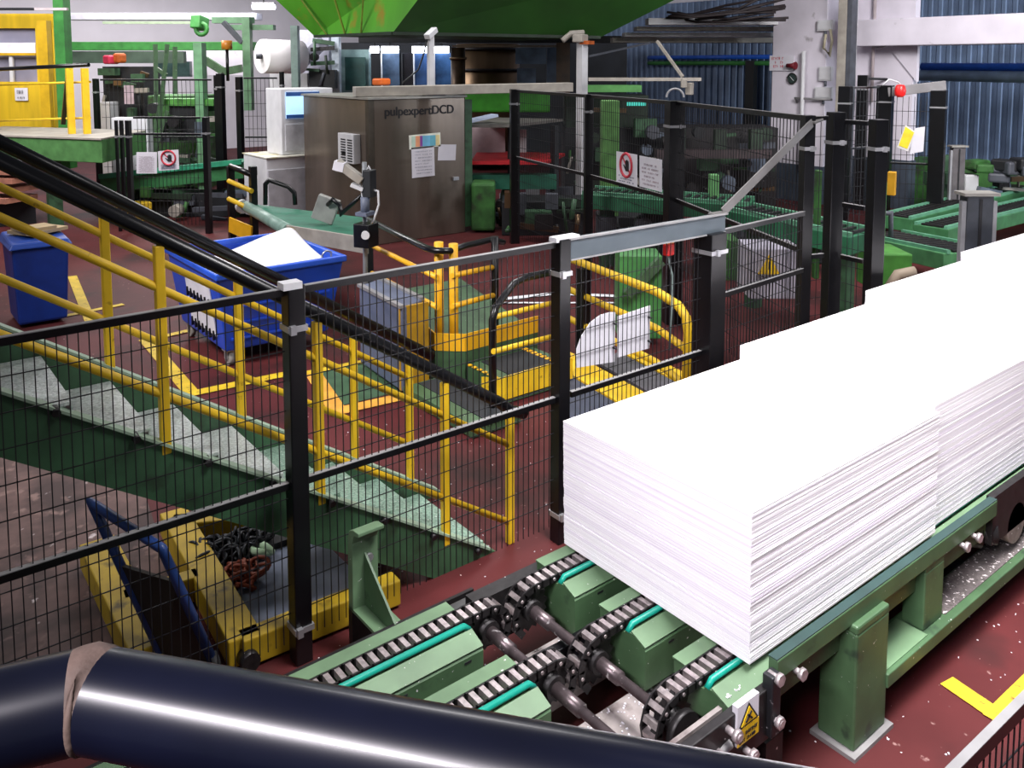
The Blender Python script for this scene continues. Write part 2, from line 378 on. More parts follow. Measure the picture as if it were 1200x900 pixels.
# ducts and cables up under the roof
def beamx(name, lab, px0, px1, py0, py1, D, depth, mat, cat, bev=.01, grp=None):
    """a long box whose front face covers a pixel rectangle at depth D, running across the view"""
    a = at(px0, py0, D=D); b = at(px1, py0, D=D); c = at(px0, py1, D=D); n = V((hx, hy, 0)) * depth
    m = MB(); q = [V((a.x, a.y, c.z)), V((b.x, b.y, c.z)), V((b.x, b.y, c.z)) + n, V((a.x, a.y, c.z)) + n]
    z1 = max(a.z, c.z); z0 = min(a.z, c.z)
    m.hexa([V((p.x, p.y, z0)) for p in q] + [V((p.x, p.y, z1)) for p in q])
    if name is None: return m
    return tag(m.build(name, mat, bev=bev), lab, cat, grp)
for i, (y0, y1, mt, lab) in enumerate(((21, 29, lgrey, 'wide grey cable tray under the roof beside the white column'), (31, 36, beige, 'middle thin grey duct strip under the roof'), (38, 43, lgrey, 'lower pale duct strip under the roof, above the corrugated wall'), (44, 50, beige, 'lowest pale duct strip, resting along the top of the corrugated wall'))):
    beamx('cable_tray', lab, 690 + (5 - i) * 14, 912, y0, y1, 19.5 + i * .6, .5, mt, 'cable tray')
m = MB()
rg = random.Random(3)
for i in range(14):
    p0 = at(790 + rg.uniform(-10, 10), 18 + rg.uniform(-4, 4), D=19 + .1 * i); p1 = at(915 + rg.uniform(-20, 10), 2 + rg.uniform(-12, 22), D=18.6)
    mid = (p0 + p1) / 2 + V((0, 0, rg.uniform(-.3, .1))); m.tube([p0, p0 * .6 + mid * .4 + V((0, 0, -.05)), mid, p1], .03, 6)
tag(m.build('cable_bundle', M('cable_dark', '2c2426', .6)), 'sagging bundle of dark cables under the roof left of the column', 'cables')
# ================================================================ FOREGROUND HANDRAIL
t = thing('guard_handrail', 'thick glossy black pipe handrail with a welded elbow, closest to the viewer', 'handrail', at(100, 822, D=.55))
pe = at(104, 818, D=.55); pl = at(-260, 905, D=.50); pr_ = at(1000, 985, D=.47); pr_ = pe + (pr_ - pe) * 1.3
R_ = .0300
m = MB(); m.tube([pl, pe], R_, 40, False); m.build('rail_pipe', blackg, t)
m = MB(); m.tube([pe, pr_], R_, 40, False); m.build('rail_pipe', blackg, t)
m = MB(); dl = (pl - pe).normalized(); dr = (pr_ - pe).normalized()
m.tube([pe + dl * .009, pe + dl * .003, pe, pe + dr * .003, pe + dr * .009], [R_ * 1.0, R_ * 1.03, R_ * 1.04, R_ * 1.03, R_ * 1.0], 40, False); m.build('weld_seam', weld, t)
# guard mesh fence on the near side of the conveyor (lower right corner)
t = thing('guard_fence', 'low black mesh guard in the bottom right corner beside the yellow floor line', 'fence', (2.3, 1.0, 0))
fence_panel(t, (2.35, 1.02), (4.2, .97), .12, 1.03, (1.03, .1), rw=.05)
fence_post(t, 2.3, 1.02, .06, 1.05, ()); fence_post(t, 4.2, .97, .06, 1.05, ())

# ================================================================ MAIN FENCE
FY = 3.98
t = thing('safety_fence', 'long black mesh safety fence crossing the view behind the chain conveyor', 'fence', (1.75, FY, 0))
px_ = [-.05, 1.75, 3.55]
for x in px_: fence_post(t, x, FY, .092, 2.0, (1.78, .19))
m = MB(); m.cbox((1.73, FY - .01, 2.0), (.1, .075, .035)); m.build('post_cap', lgrey, t)
m = MB(); m.cbox((3.58, FY, 2.0), (.2, .07, .03)); m.build('post_cap', lgrey, t)
for i in range(2):
    fence_panel(t, (px_[i] + .05, FY), (px_[i + 1] - .05, FY), .12, 1.97, (1.965, .96))
gx1 = 5.03
fence_post(t, gx1, FY, .175, 1.86, (1.72,)); 
fence_panel(t, (3.64, FY), (gx1 - .09, FY), .12, 1.84, (.96,))
m = MB(); m.bar((3.6, FY, 1.925), (5.16, FY, 1.915), .07, .13); m.cm = 1
m.bar((3.58, FY - .03, 1.995), (5.18, FY - .03, 1.985), .03, .012); m.bar((3.6, FY - .037, 1.86), (5.16, FY - .037, 1.85), .01, .01)
m.build('header_beam', [greybeam, rimgrey], t)
# side panel from the gate post to the tall corner post, and its sloping brace
TZ = 2.67
tall = thing('safety_fence', 'tall black mesh fence with two warning signs behind the gate, ending at the brace', 'fence', (at(947, 300, D=7.1).x, at(947, 300, D=7.1).y, 0))
P945 = at(947, 135, z=TZ); P980 = at(980, 134, z=TZ); P1030 = at(1030, 137, z=TZ); P790 = at(791, 118, z=TZ)
P690 = at(690, 108.5, D=12.2); P603 = at(603, 104, D=14.6)
a1 = math.atan2(P790.y - P945.y, P790.x - P945.x)
fence_post(tall, P945.x, P945.y, .095, TZ, (TZ - .28,), a1)
fence_post(tall, P790.x, P790.y, .19, TZ, (TZ - .3,), a1); fence_post(tall, P690.x, P690.y, .11, TZ, (TZ - .25,), a1); fence_post(tall, P603.x, P603.y, .15, TZ, (TZ - .25,), a1)
def seg(a, b, k0=.1, k1=.1):
    a = V((a.x, a.y, 0)); b = V((b.x, b.y, 0)); d = (b - a).normalized(); return (a + d * k0), (b - d * k1)
for a, b in ((P603, P690), (P690, P790), (P790, P945)):
    s0, s1 = seg(a, b); fence_panel(tall, s0, s1, .15, TZ - .03, (TZ - .03, 1.5), sv=.06, sh=.19, r=.0032, rw=.045)
side = thing('safety_fence', 'black mesh panel closing the gap between gate post and tall corner post', 'fence', (gx1 + .4, FY, 0))
fence_panel(side, (gx1 + .1, FY), (P945.x - .05, P945.y - .02), .12, 1.85, (1.84, 1.35, .5), sv=.045)
cfen = thing('safety_fence', 'short dark fence section of two thick posts just behind the white stack', 'fence', (P980.x, P980.y, 0))
fence_post(cfen, P980.x, P980.y, .12, TZ + .02, (TZ - .24,), a1); fence_post(cfen, P1030.x, P1030.y, .115, TZ - .02, (TZ - .26,), a1)
s0, s1 = seg(P980, P1030, .1, .1); fence_panel(cfen, s0, s1, .15, TZ - .06, (TZ - .06, 1.9, 1.45), sv=.05)
s0, s1 = seg(P945, P980, .08, .1); fence_panel(cfen, s0, s1, .15, TZ - .03, (TZ - .03, 1.45), sv=.05)
m = MB(); b0 = V((5.17, FY, 1.99)); b1 = V((P945.x - .03, P945.y - .06, TZ - .06)); m.bar(b0, b1, .012, .075, (0, 0, 1)); m.bar(b0 + V((-.14, 0, -.0)), b0, .05, .02); m.bar(b1, b1 + V((.16, .02, .02)), .05, .02)
tag(m.build('brace_bar', M('brace_grey', '6a6867', .4, metal=.3), bev=.003), 'flat grey brace bar sloping from the gate header up to the tall corner post', 'brace')
m = MB(); a = at(793, 112, D=P790.x * hx + P790.y * hy); m.torus(V((P790.x, P790.y, TZ + .04)), .1, .012, (hx, hy, 0), 20, 6, .5); 
tag(m.build('cable_loop', lgrey), 'pale cable loop sticking up from the thickest fence post', 'cable')
# ---- signs
def sign_board(name, lab, cat, tl, tr, bl, nrm, hand, grp=None, lines=3, seed=5):
    tl = V(tl); tr = V(tr); bl = V(bl); xd = (tr - tl); w = xd.length; xd.normalize(); yd = (tl - bl); h = yd.length; yd.normalize(); n = xd.cross(yd)
    t = thing(name, lab, cat, (tl + tr) / 2 - yd * h, grp)
    m = MB(); q = [bl, bl + xd * w, tr, tl]; m.hexa([p - n * .006 for p in q] + [p for p in q]); m.build('board', paper, t)
    if hand:
        c = tl + xd * (w * .5) - yd * (h * (.36 if h > w * 1.15 else .38)) + n * .003; R = min(w, h) * .36
        m = MB(); m.torus(c, R, R * .13, n, 28, 6); d = (xd - yd).normalized(); m.bar(c - d * R, c + d * R, .004, R * .16, xd + yd); m.build('prohibition_ring', inkr, t)
        m = MB(); hc = c + xd * R * .18 + n * .003
        def pl(x, y, ww, hh, ang=0):
            dx = xd * math.cos(ang) + yd * math.sin(ang); dy = yd * math.cos(ang) - xd * math.sin(ang); o = hc + xd * x * R + yd * y * R
            q = [o - dx * ww * R / 2, o + dx * ww * R / 2, o + dx * ww * R / 2 + dy * hh * R, o - dx * ww * R / 2 + dy * hh * R]; m.hexa(q + [p + n * .004 for p in q])
        pl(0, -.5, .55, .6)
        for i, hh in enumerate((.32, .4, .38, .3)): pl(-.21 + i * .14, .08, .115, hh)
        pl(-.25, -.35, .13, .5, .75)
        m.build('hand_symbol', ink, t)
        y0 = .70
    else: y0 = .2
    m = MB(); ln = lines
    for i in range(ln):
        yy = y0 + (.95 - y0) * (i + .6) / ln; ins = .12 + .1 * ((i * 7 + seed) % 3 == 0)
        scribble(m, tl + xd * w * ins - yd * h * yy + n * .001, xd, yd, w * (1 - 2 * ins), h * (.95 - y0) / ln * .45, 9 if ln < 4 else 14, seed + i)
    m.build('lettering', inkb if hand else M('ink_pale', 'a89aa4', .6), t)
    return t
DB = P790.x * hx + P790.y * hy
def onfence(px, py, A, B):
    """point where the sight line meets the vertical plane through A and B"""
    r = at(px, py, D=1) - V((0, 0, CAMH)); n = V((-(B.y - A.y), B.x - A.x, 0)); k = (V((A.x, A.y, CAMH)) - V((0, 0, CAMH))).dot(n) / r.dot(n)
    p = V((0, 0, CAMH)) + r * k; return p
def of(px, py):
    p = onfence(px, py, P690, P790); return p - V((hx, hy, 0)) * .03
sign_board('prohibition_sign', 'no-touching sign with a red ring, left of the two on the tall fence', 'sign', of(722, 177), of(746, 181), of(722, 214), None, True, lines=3, seed=8)
sign_board('notice_board', 'plain white notice with faint writing hung right of the red-ring sign on tall fence', 'notice', of(749, 182), of(775, 187), of(749, 218), None, False, lines=6, seed=9)

# ================================================================ CHAIN CONVEYORS
CZ = .6
def chain_path(x_end, x0, x1, zc, r, side):
    pass
def lane(root, Y, x0, x1, end, wide=True, sp_r=.105, part_beam='lane_beam', zb=.39):
    """one lane: green box beam with chain, running x0..x1; the chain wheel stands past `end` (0 = at x0, 1 = at x1, None)"""
    m = MB()
    # profile in Y (towards -Y is the viewer side)
    pf = [(.105, zb), (.105, .625), (.05, .625), (.05, .585), (-.055, .585), (-.055, .60), (-.085, .60), (-.15, .585), (-.175, .56), (-.175, zb)]
    m.prism([(x0, Y + a, b) for a, b in pf][::-1], (x1 - x0, 0, 0)); b_ = m.build(part_beam, [green], root)
    m = MB(); m.box(x0, x1, Y + .045, Y + .115, .622, .63); m.build('top_lip', greenl, b_)
    m = MB(); m.tube([(x0 + .0, Y - .068, .595), (x0 + .03, Y - .068, .622), (x1 - .03, Y - .068, .622), (x1, Y - .068, .595)], .014, 8); m.build('guide_strip', teal, b_)
    m = MB(); m.hexa([(x0, Y - .172, .574), (x1, Y - .172, .574), (x1, Y - .09, .604), (x0, Y - .09, .604), (x0, Y - .174, .58), (x1, Y - .174, .58), (x1, Y - .09, .612), (x0, Y - .09, .612)]); m.build('shelf', greenl, b_)
    m = MB()
    xx = x0 + .15
    while xx < x1:
        m.box(xx, xx + .035, Y - .177, Y - .17, .535, .545); xx += .32
    m.build('slot', ink, b_)
    # chain
    pts = []; pitch = .05
    sgn = -1 if end == 0 else 1
    xe = (x0 if end == 0 else x1); cx = xe + sgn * .14; cz = CZ + .012 - sp_r
    far = x1 if end == 0 else x0
    L = abs(far - cx); n = int(L / pitch)
    for i in range(n): pts.append((V((far + (cx - far) * i / n, Y, CZ + .012)), 0.0))
    arc = math.pi * .8; na = int(arc * sp_r / pitch)
    for i in range(na + 1):
        a = arc * i / na; pts.append((V((cx + sgn * sp_r * math.sin(a), Y, cz + sp_r * math.cos(a))), a))
    m = MB()
    for k in range(len(pts) - 1):
        p, a = pts[k]; q = pts[k + 1][0]; mid = (p + q) / 2; d = (q - p).normalized(); up = V((0, 1, 0)).cross(d);
        if up.z < 0 and a < 1.4: up = -up
        m.cm = 0; m.bar(mid - d * .012, mid + d * .012, .074, .03, up)
        m.cm = 1
        for sy in (-.04, .04):
            m.bar(p + V((0, sy, 0)) - d * .004, q + V((0, sy, 0)) + d * .004, .008, .034, up)
        if k % 2: 
            m.cm = 0; m.cyl(mid + V((0, -.048, 0)), mid + V((0, .048, 0)), .008, 6)
    m.build('chain', [chainm, darkst], root)
    # sprocket
    m = MB(); T = 14
    prof = []
    for i in range(T * 2):
        rr = sp_r - (.004 if i % 2 == 0 else .026); a = 2 * math.pi * (i + .5) / (T * 2); prof.append((cx + rr * math.cos(a), Y - .012, cz + rr * math.sin(a)))
    m.prism(prof, (0, .024, 0)); m.cyl((cx, Y - .045, cz), (cx, Y + .045, cz), .05, 16); m.build('sprocket', darkst, root)
    return cx, cz
LY = (3.0, 2.55, 2.11)
# section 1 (near, ends under the handrail)
t1 = thing('chain_conveyor', 'empty green chain conveyor in front, two lanes ending in sprockets', 'conveyor', (1.4, 2.75, 0))
for Y in LY[:2]:
    cx, cz = lane(t1, Y, .55, 2.08, 1)
    m = MB(); m.tube([(cx, Y - .02, cz), (cx, Y - .2, cz), (cx, Y - .2, cz), (cx, Y - .43, cz)], [.03, .03, .021, .021], 14); m.build('shaft', shaftm, t1)
    m = MB(); m.box(.6, .75, Y - .1, Y + .1, 0, .26); m.box(1.75, 1.9, Y - .1, Y + .1, 0, .26); m.build('leg', green, t1, bev=.008)
m = MB(); m.box(.5, 2.5, 3.48, 3.58, .2, .27); m.box(.5, 2.5, 3.48, 3.5, .2, .34); m.build('side_rail', darkst, t1)
m = MB(); m.box(.5, 2.25, 2.24, 2.36, .16, .3); m.build('cross_channel', greydirt, t1)
for xx in (1.0, 2.0):
    m = MB(); m.box(xx, xx + .1, 2.3, 3.5, .08, .18); m.build('cross_beam', darkst, t1)
for xx in (1.02, 2.02):
    m = MB(); m.box(xx, xx + .06, 3.48, 3.56, 0, .2); m.build('leg', darkst, t1)
# section 2 (under the stacks)
t2 = thing('chain_conveyor', 'long green chain conveyor carrying the white stacks, on thick green legs', 'conveyor', (4.5, 2.5, 0))
XE = 11.0
for Y in LY:
    cx, cz = lane(t2, Y, 2.62, XE, 0, sp_r=.115, zb=.46 if Y == LY[-1] else .38)
    if Y != LY[-1]:
        m = MB(); m.tube([(cx, Y + .02, cz), (cx, Y - .16, cz), (cx, Y - .16, cz), (cx, Y - .42, cz)], [.031, .031, .022, .022], 14); m.build('shaft', shaftm, t2)
# cross frame between the lanes
for y0, y1 in ((2.74, 2.92), (2.2, 2.45)):
    m = MB(); m.box(2.12, XE, y0, y1, .28, .34); m.box(2.12, XE, y0, y0 + .012, .16, .34); m.build('cross_channel', greydirt, t2, bev=.004)
m = MB(); m.box(2.2, 3.0, 2.72, 2.77, .38, .46); m.box(1.7, 2.17, 2.74, 2.79, .38, .46); m.build('guide_bar', black, t2, bev=.004)
m = MB(); m.box(2.1, 3.4, 3.2, 3.25, .42, .5); m.build('guide_bar', black, t2, bev=.004)
m = MB(); m.box(2.25, XE, 3.12, 3.2, .3, .55); m.build('side_beam', darkst, t2)
for xx in (2.9, 4.8, 6.8, 8.8):
    m = MB(); m.box(xx, xx + .12, 1.95, 3.18, .1, .27); m.build('cross_beam', darkst, t2)
    for yy in (3.1,):
        m = MB(); m.box(xx, xx + .1, yy, yy + .08, 0, .3); m.build('leg', green, t2)
# viewer-side frame: top beam, dark bearing plate, legs, low beam
BY = 1.88
m = MB(); m.box(2.86, 4.92, BY, BY + .045, .605, .695); m.build('side_beam', green, t2, bev=.006)
m = MB(); m.box(2.86, 4.92, BY + .003, BY + .045, .695, .70); m.build('beam_top_flange', M('dark_teal_edge', '243c3a', .5), t2)
m = MB(); m.box(4.92, 6.3, BY + .02, BY + .06, .42, .70); m.build('drive_plate', darkst, t2)
m = MB(); m.box(6.3, XE, BY, BY + .045, .605, .695); m.build('side_beam', green, t2)
def sideleg(x0, x1, z0=.02):
    m = MB(); m.box(x0, x1, BY - .03, BY + .15, z0, .575); m.box(x0, x1, BY - .03, BY + .04, .57, .612); p = m.build('leg', green, t2, bev=.01)
    if z0 < .1:
        m = MB(); m.box(x0 - .03, x1 + .03, BY - .055, BY + .17, 0, .02); m.build('foot_plate', M('foot_grey', '7c7a7a', .6, var=.2), p)
    return p
sideleg(3.42, 3.70); sideleg(6.4, 6.65); sideleg(8.3, 8.55)
m = MB(); m.box(4.12, 4.32, BY + .006, BY + .12, .27, .575); m.box(4.12, 4.32, BY + .006, BY + .04, .57, .61); m.build('leg', green, t2, bev=.008)
m = MB(); m.box(3.69, XE, BY - .04, BY + .16, .2, .27); m.build('low_beam', green, t2, bev=.006)
m = MB(); m.box(4.34, 7.5, BY - .0, BY + .15, .27, .274); m.build('debris', M('pulp_crumbs', '57504f', .9, var=.4, scale=40, spots=[('d8d0d0', 50, .6, .06)]), t2)
m = MB(); m.box(3.71, 4.11, BY - .02, BY + .14, .27, .275); m.build('top_plate', greenl, t2)
# bearing plate with bolts and the warning label at the near end
m = MB(); m.box(2.30, 2.86, BY + .005, BY + .045, .38, .60); m.box(2.3, 2.5, BY + .015, BY + .03, .38, .42)
bp = m.build('bearing_plate', darkst, t2, bev=.006)
m = MB(); m.box(2.80, 2.86, BY - .02, BY + .03, .40, .66); m.build('clamp_block', blackd, bp, bev=.006)
for x, z, ln in ((2.83, .65, .04), (2.83, .47, .05), (2.545, .565, .06), (2.49, .50, .09), (2.42, .44, .11), (2.66, .42, .05), (3.0, .59, .03), (4.5, .59, .03), (4.64, .59, .03)):
    m = MB(); m.tube([(x, BY + .02, z), (x, BY - ln, z)], .014, 8); m.tube([(x, BY - ln * .55, z), (x, BY - ln * .55 - .02, z)], .026, 6); m.build('bolt', M('bolt_steel', 'b8aeb0', .4, metal=.6, var=.3, scale=40), bp)
m = MB(); m.tube([(2.2, BY + .05, .42), (2.56, BY + .0, .5)], .018, 8); m.build('tie_rod', rimgrey, bp)
lb = MB(); lb.box(2.595, 2.73, BY - .006, BY + .02, .465, .63); lbl = lb.build('warning_label', paper, bp)
m = MB(); m.box(2.595, 2.73, BY - .008, BY - .005, .465, .53); m.build('label_band', inky, lbl)
m = MB(); m.prism([(2.6, BY - .009, .535), (2.725, BY - .009, .535), (2.6625, BY - .009, .622)], (0, .003, 0)); m.build('triangle_border', ink, lbl)
m = MB(); m.prism([(2.615, BY - .011, .543), (2.71, BY - .011, .543), (2.6625, BY - .011, .609)], (0, .003, 0)); m.build('triangle', inky, lbl)
m = MB(); scribble(m, (2.605, BY - .009, .50), (1, 0, 0), (0, 0, 1), .115, .013, 12, 4); scribble(m, (2.605, BY - .009, .475), (1, 0, 0), (0, 0, 1), .115, .013, 12, 5)
m.bar((2.64, BY - .012, .552), (2.675, BY - .012, .585), .004, .008); m.bar((2.68, BY - .012, .552), (2.65, BY - .012, .58), .004, .008); m.build('lettering', ink, lbl)
# outer half-round guard on the last sprocket
m = MB(); m.cyl((2.48, 2.03, .48), (2.48, 2.06, .48), .085, 20); m.build('chain_guide', darkst, t2)
m = MB(); m.box(2.3, 2.75, 1.965, 1.985, .4, .56); m.build('inner_plate', greydirt, t2)
m = MB(); m.tube([(4.75, BY + .35, .46), (4.95, BY + .1, .46)], .09, 14); m.tube([(4.95, BY + .1, .46), (5.0, BY + .03, .46)], .06, 12); m.build('drive_motor', darkst, t2)
m = MB(); m.cyl((5.25, BY + .4, .44), (5.25, BY + .02, .44), .12, 16); m.build('drive_motor', M('dirty_motor', '6c625c', .7, var=.4, scale=18, spots=[DUST2]), t2)

# ---- stop bracket beside the near conveyor
t = thing('stop_bracket', 'light green steel stop bracket with a rounded head beside the fence', 'bracket', (2.02, 3.62, .27))
bz = .272; P0 = at(430, 705, z=bz)
bx, by = 2.03, 3.82
m = MB(); w2 = .075
pfl = [(by - .03, bz), (by - .03, bz + .37), (by - .05, bz + .42), (by - .10, bz + .435), (by - .10, bz + .455), (by - .04, bz + .45), (by + .0, bz + .43), (by + .02, bz + .38), (by + .02, bz)]
m.prism([(bx - w2, a, b) for a, b in pfl], (2 * w2, 0, 0)); m.build('upright', greenl, t, bev=.004)
m = MB(); m.box(bx - w2, bx + w2, by - .48, by + .02, bz, bz + .016); m.build('foot_plate', greenl, t)
m = MB(); m.prism([(bx - .006, by - .03, bz + .3), (bx - .006, by - .4, bz + .016), (bx - .006, by - .03, bz + .016)], (.012, 0, 0)); m.build('gusset', green, t)
m = MB(); m.cyl((bx + .02, by - .045, bz + .27), (bx + .02, by - .03, bz + .27), .022, 8); m.build('bolt', steel, t)
m = MB(); m.box(bx - w2, bx + w2, by - .02, by + .02, 0, bz); m.build('standoff', darkst, t)

# ================================================================ PULP STACKS
def pulp(lab, x0, x1, y0, y1, z0, z1, seed, jit, n):
    rg = random.Random(seed); m = MB(); dz = (z1 - z0) / n; ox = oy = 0
    for i in range(n):
        if rg.random() < .25: ox = rg.uniform(-jit, jit); oy = rg.uniform(-jit, jit)
        jx = ox + rg.uniform(-jit, jit) * .5; jy = oy + rg.uniform(-jit, jit) * .6
        lean = .012 * (i / n)
        g = dz * rg.uniform(.9, 1.0); m.cm = 0 if rg.random() < .8 else 1
        if i == n - 1: g = dz; m.cm = 0
        zz = z0 + i * dz
        m.hexa([(x0 + jx - lean, y0 + jy, zz), (x1 + jx - lean, y0 + jy, zz), (x1 + jx - lean, y1 + jy, zz), (x0 + jx - lean, y1 + jy, zz)] +
               [(x0 + jx - lean, y0 + jy, zz + g), (x1 + jx - lean, y0 + jy, zz + g), (x1 + jx - lean, y1 + jy, zz + g), (x0 + jx - lean, y1 + jy, zz + g)])
    m.cm = 0; m.box(x0 + .012, x1 - .012, y0 + .012, y1 - .012, z0, z1 - dz * .5)
    return tag(m.build('pulp_sheet_stack', [white, M('pulp_shade', 'eae4f0', .8, var=.03)]), lab, 'paper stack', 'stacks of white pulp sheets on the conveyor')  # second, faintly lilac white for some of the sheets
ZS = .638
pulp('nearest stack of white pulp sheets, its front corner over the sprockets', 2.82, 4.42, 1.985, 3.125, ZS, 1.295, 1, .0016, 120)
pulp('second stack of white pulp sheets, directly behind the nearest one', 4.44, 6.12, 2.02, 3.25, ZS, 1.315, 2, .0006, 120)
pulp('third stack of white pulp sheets along the conveyor, cut by right photo edge', 6.15, 7.8, 2.0, 3.36, ZS, 1.36, 3, .002, 70)
pulp('farthest visible stack of white pulp sheets, beside the grey light barrier column', 7.84, 9.5, 2.0, 3.40, ZS, 1.42, 4, .003, 60)

# ================================================================ STAIRCASE
st = thing('staircase', 'steel staircase with chequer treads, yellow railings and black handrails behind the fence', 'stairs', (3.1, 4.5, 0))
YN, YFs = 4.16, 4.98
def sz(x): return 1.375 - .65 * (x - .96)          # top of the near stringer over x
xb = 3.10; xtop = -.7
for y, up_ in ((YN, 0), (YFs, .15)):
    z0f = lambda x: sz(x) + up_
    xe_ = xb if up_ == 0 else xb + .15
    m = MB(); m.prism([(xe_ + .05, y - .02, .0), (xe_, y - .02, max(.02, z0f(xe_))), (xtop, y - .02, z0f(xtop)), (xtop, y - .02, z0f(xtop) - .29), (xe_ - .42, y - .02, .0)], (0, .04, 0))
    p = m.build('stringer', greend, st)
    m = MB(); m.bar((xe_, y, max(.03, z0f(xe_)) + .006), (xtop, y, z0f(xtop) + .006), .08, .012, (0, 0, 1)); m.build('stringer_flange', M('flange_pale_green', '8ea48e', .5, var=.2), p)
for k in range(9):
    x = 3.0 - k * .33; m = MB(); m.cyl((x, YN - .05, sz(x) + .01), (x, YN + .0, sz(x) + .02), .02, 6); m.build('bolt', darkst, st)
nT = 11
for k in range(nT):
    x = 2.93 - k * .33; z = sz(x) - .035
    m = MB(); m.box(x - .17, x + .15, YN + .02, YFs - .03, z, z + .015); m.box(x + .14, x + .15, YN + .02, YFs - .03, z - .05, z); m.build('tread', tread if k > 3 else M('chequer_tread_green', '8aa896', .45, metal=.3, var=.35, scale=60, bump=.6, spots=[('d0dcd6', 70, .62, .06)]), st)
def railset(y, xs, base, top, offs):
    for x in xs:
        m = MB(); m.box(x - .023, x + .023, y - .023, y + .023, max(0, sz(x) + base), sz(x) + top); m.build('rail_post', yellow, st, bev=.006)
    for off in offs:
        m = MB(); x1 = xs[0]; m.tube([(x1, y, sz(x1) + off), (xtop, y, sz(xtop) + off)], .021, 10); m.build('mid_rail', yellow, st)
railset(YN, [3.28, 2.78, 1.96, 1.16, .35], -.02, 1.0, (.79, .27)); railset(YFs, [3.03, 2.6, 1.84, 1.11, .35], .13, 1.03, (.89, .41))
m = MB(); m.tube([(3.40, YN, sz(3.28) + .97), (3.28, YN, sz(3.28) + 1.02), (3.2, YN, sz(3.2) + 1.04), (xtop, YN, sz(xtop) + 1.04)], .037, 14); m.build('handrail', black, st)
m = MB(); m.tube([(3.22, YFs, sz(3.22) + 1.13), (xtop, YFs, sz(xtop) + 1.12)], .037, 14); m.build('handrail', black, st)

# ================================================================ YELLOW LIFT FRAME, CART, CHAINS (under the stairs)
t = thing('lift_frame', 'low yellow steel lifting frame with a grey plate on the floor under the stairs', 'lift table', (1.75, 4.8, 0))
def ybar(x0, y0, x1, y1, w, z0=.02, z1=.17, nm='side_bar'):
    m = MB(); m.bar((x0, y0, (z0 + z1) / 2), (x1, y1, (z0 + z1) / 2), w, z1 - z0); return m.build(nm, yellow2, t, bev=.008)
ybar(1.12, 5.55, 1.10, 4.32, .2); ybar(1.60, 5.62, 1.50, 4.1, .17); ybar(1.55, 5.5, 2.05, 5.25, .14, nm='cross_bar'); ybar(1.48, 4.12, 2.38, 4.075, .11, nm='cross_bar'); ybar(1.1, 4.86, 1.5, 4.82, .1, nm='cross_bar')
m = MB(); m.box(1.62, 2.3, 4.2, 5.2, .015, .05); m.build('plate', bgrey, t)
m = MB(); m.box(1.66, 2.3, 4.95, 5.22, .05, .09); m.build('well', rubber, t)
m = MB(); m.cyl((1.5, 4.1, .07), (1.5, 4.02, .07), .05, 12); m.build('wheel', darkst, t)
def chain_heap(name, lab, c, n, R, mat, rad, seed):
    rg = random.Random(seed); m = MB()
    for i in range(n):
        a = i * 1.1; rr = rad * math.sqrt(rg.random()); p = V(c) + V((rr * math.cos(a), rr * .6 * math.sin(a), R * .3 + rg.random() * R * 1.6))
        m.torus(p, R, R * .3, (rg.uniform(-1, 1), rg.uniform(-1, 1), rg.uniform(-.6, 1)), 10, 6, 1., 1.5)
    return tag(m.build(name, mat), lab, 'chain')
c = at(268, 652, z=.06); chain_heap('chain_heap', 'heap of black chain on the grey plate of the yellow frame', (c.x, c.y, .085), 60, .035, M('black_chain', '202226', .45, metal=.5, var=.5, scale=20), .24, 1)
c = at(275, 684, z=.06); chain_heap('chain_heap', 'rusty brown chain lying in front of the black chain heap', (c.x, c.y, .048), 26, .04, copper, .16, 2)
m = MB(); c = at(306, 645, z=.1); rg = random.Random(9)
m.torus((c.x, c.y, .1), .05, .025, (.3, .2, 1), 10, 6); m.torus((c.x + .03, c.y - .02, .11), .035, .022, (.7, .2, .5), 10, 6)
tag(m.build('rag', M('pale_green_rag', 'a8c4a0', .8)), 'crumpled pale green rag beside the black chain', 'rag')
t = thing('hand_cart', 'hand cart with a bent blue tube handle leaning behind the fence on the left', 'cart', (1.1, 4.3, 0))
hz = .82; A = at(108, 590, z=hz); B = at(190, 643, Y=4.14); A2 = V((A.x, A.y, hz)); f1 = at(196, 775, z=.1); f2 = at(250, 770, z=.1)
f1 = V((f1.x, max(f1.y, 4.2), .07)); f2 = V((f2.x, max(f2.y, 4.13), .07))
k1 = at(150, 690, D=1); 
m = MB(); m.tube([f1, A2 * .97 + f1 * .03, A2, A2 * .95 + B * .05, B * .95 + A2 * .05, B, B * .96 + f2 * .04, f2], .024, 10); m.build('handle', bluet, t)
m = MB(); p0 = A2 * .62 + f1 * .38; p1 = B * .72 + f2 * .28
m.add([f1, f2, p1, p0], [(0, 1, 2, 3)]); m.build('back_panel', M('dark_brown_panel', '2a241c', .6, var=.3), t, solid=.02)
m = MB(); ff = (f1 + f2) / 2; m.bar(f1 + V((0, .0, -.03)), f2 + V((0, .0, -.03)), .1, .05); m.build('base', darkst, t)
for f in (f1, f2):
    m = MB(); m.cyl((f.x - .02, f.y, .06), (f.x + .02, f.y, .06), .06, 16); m.build('wheel', rubber, t)
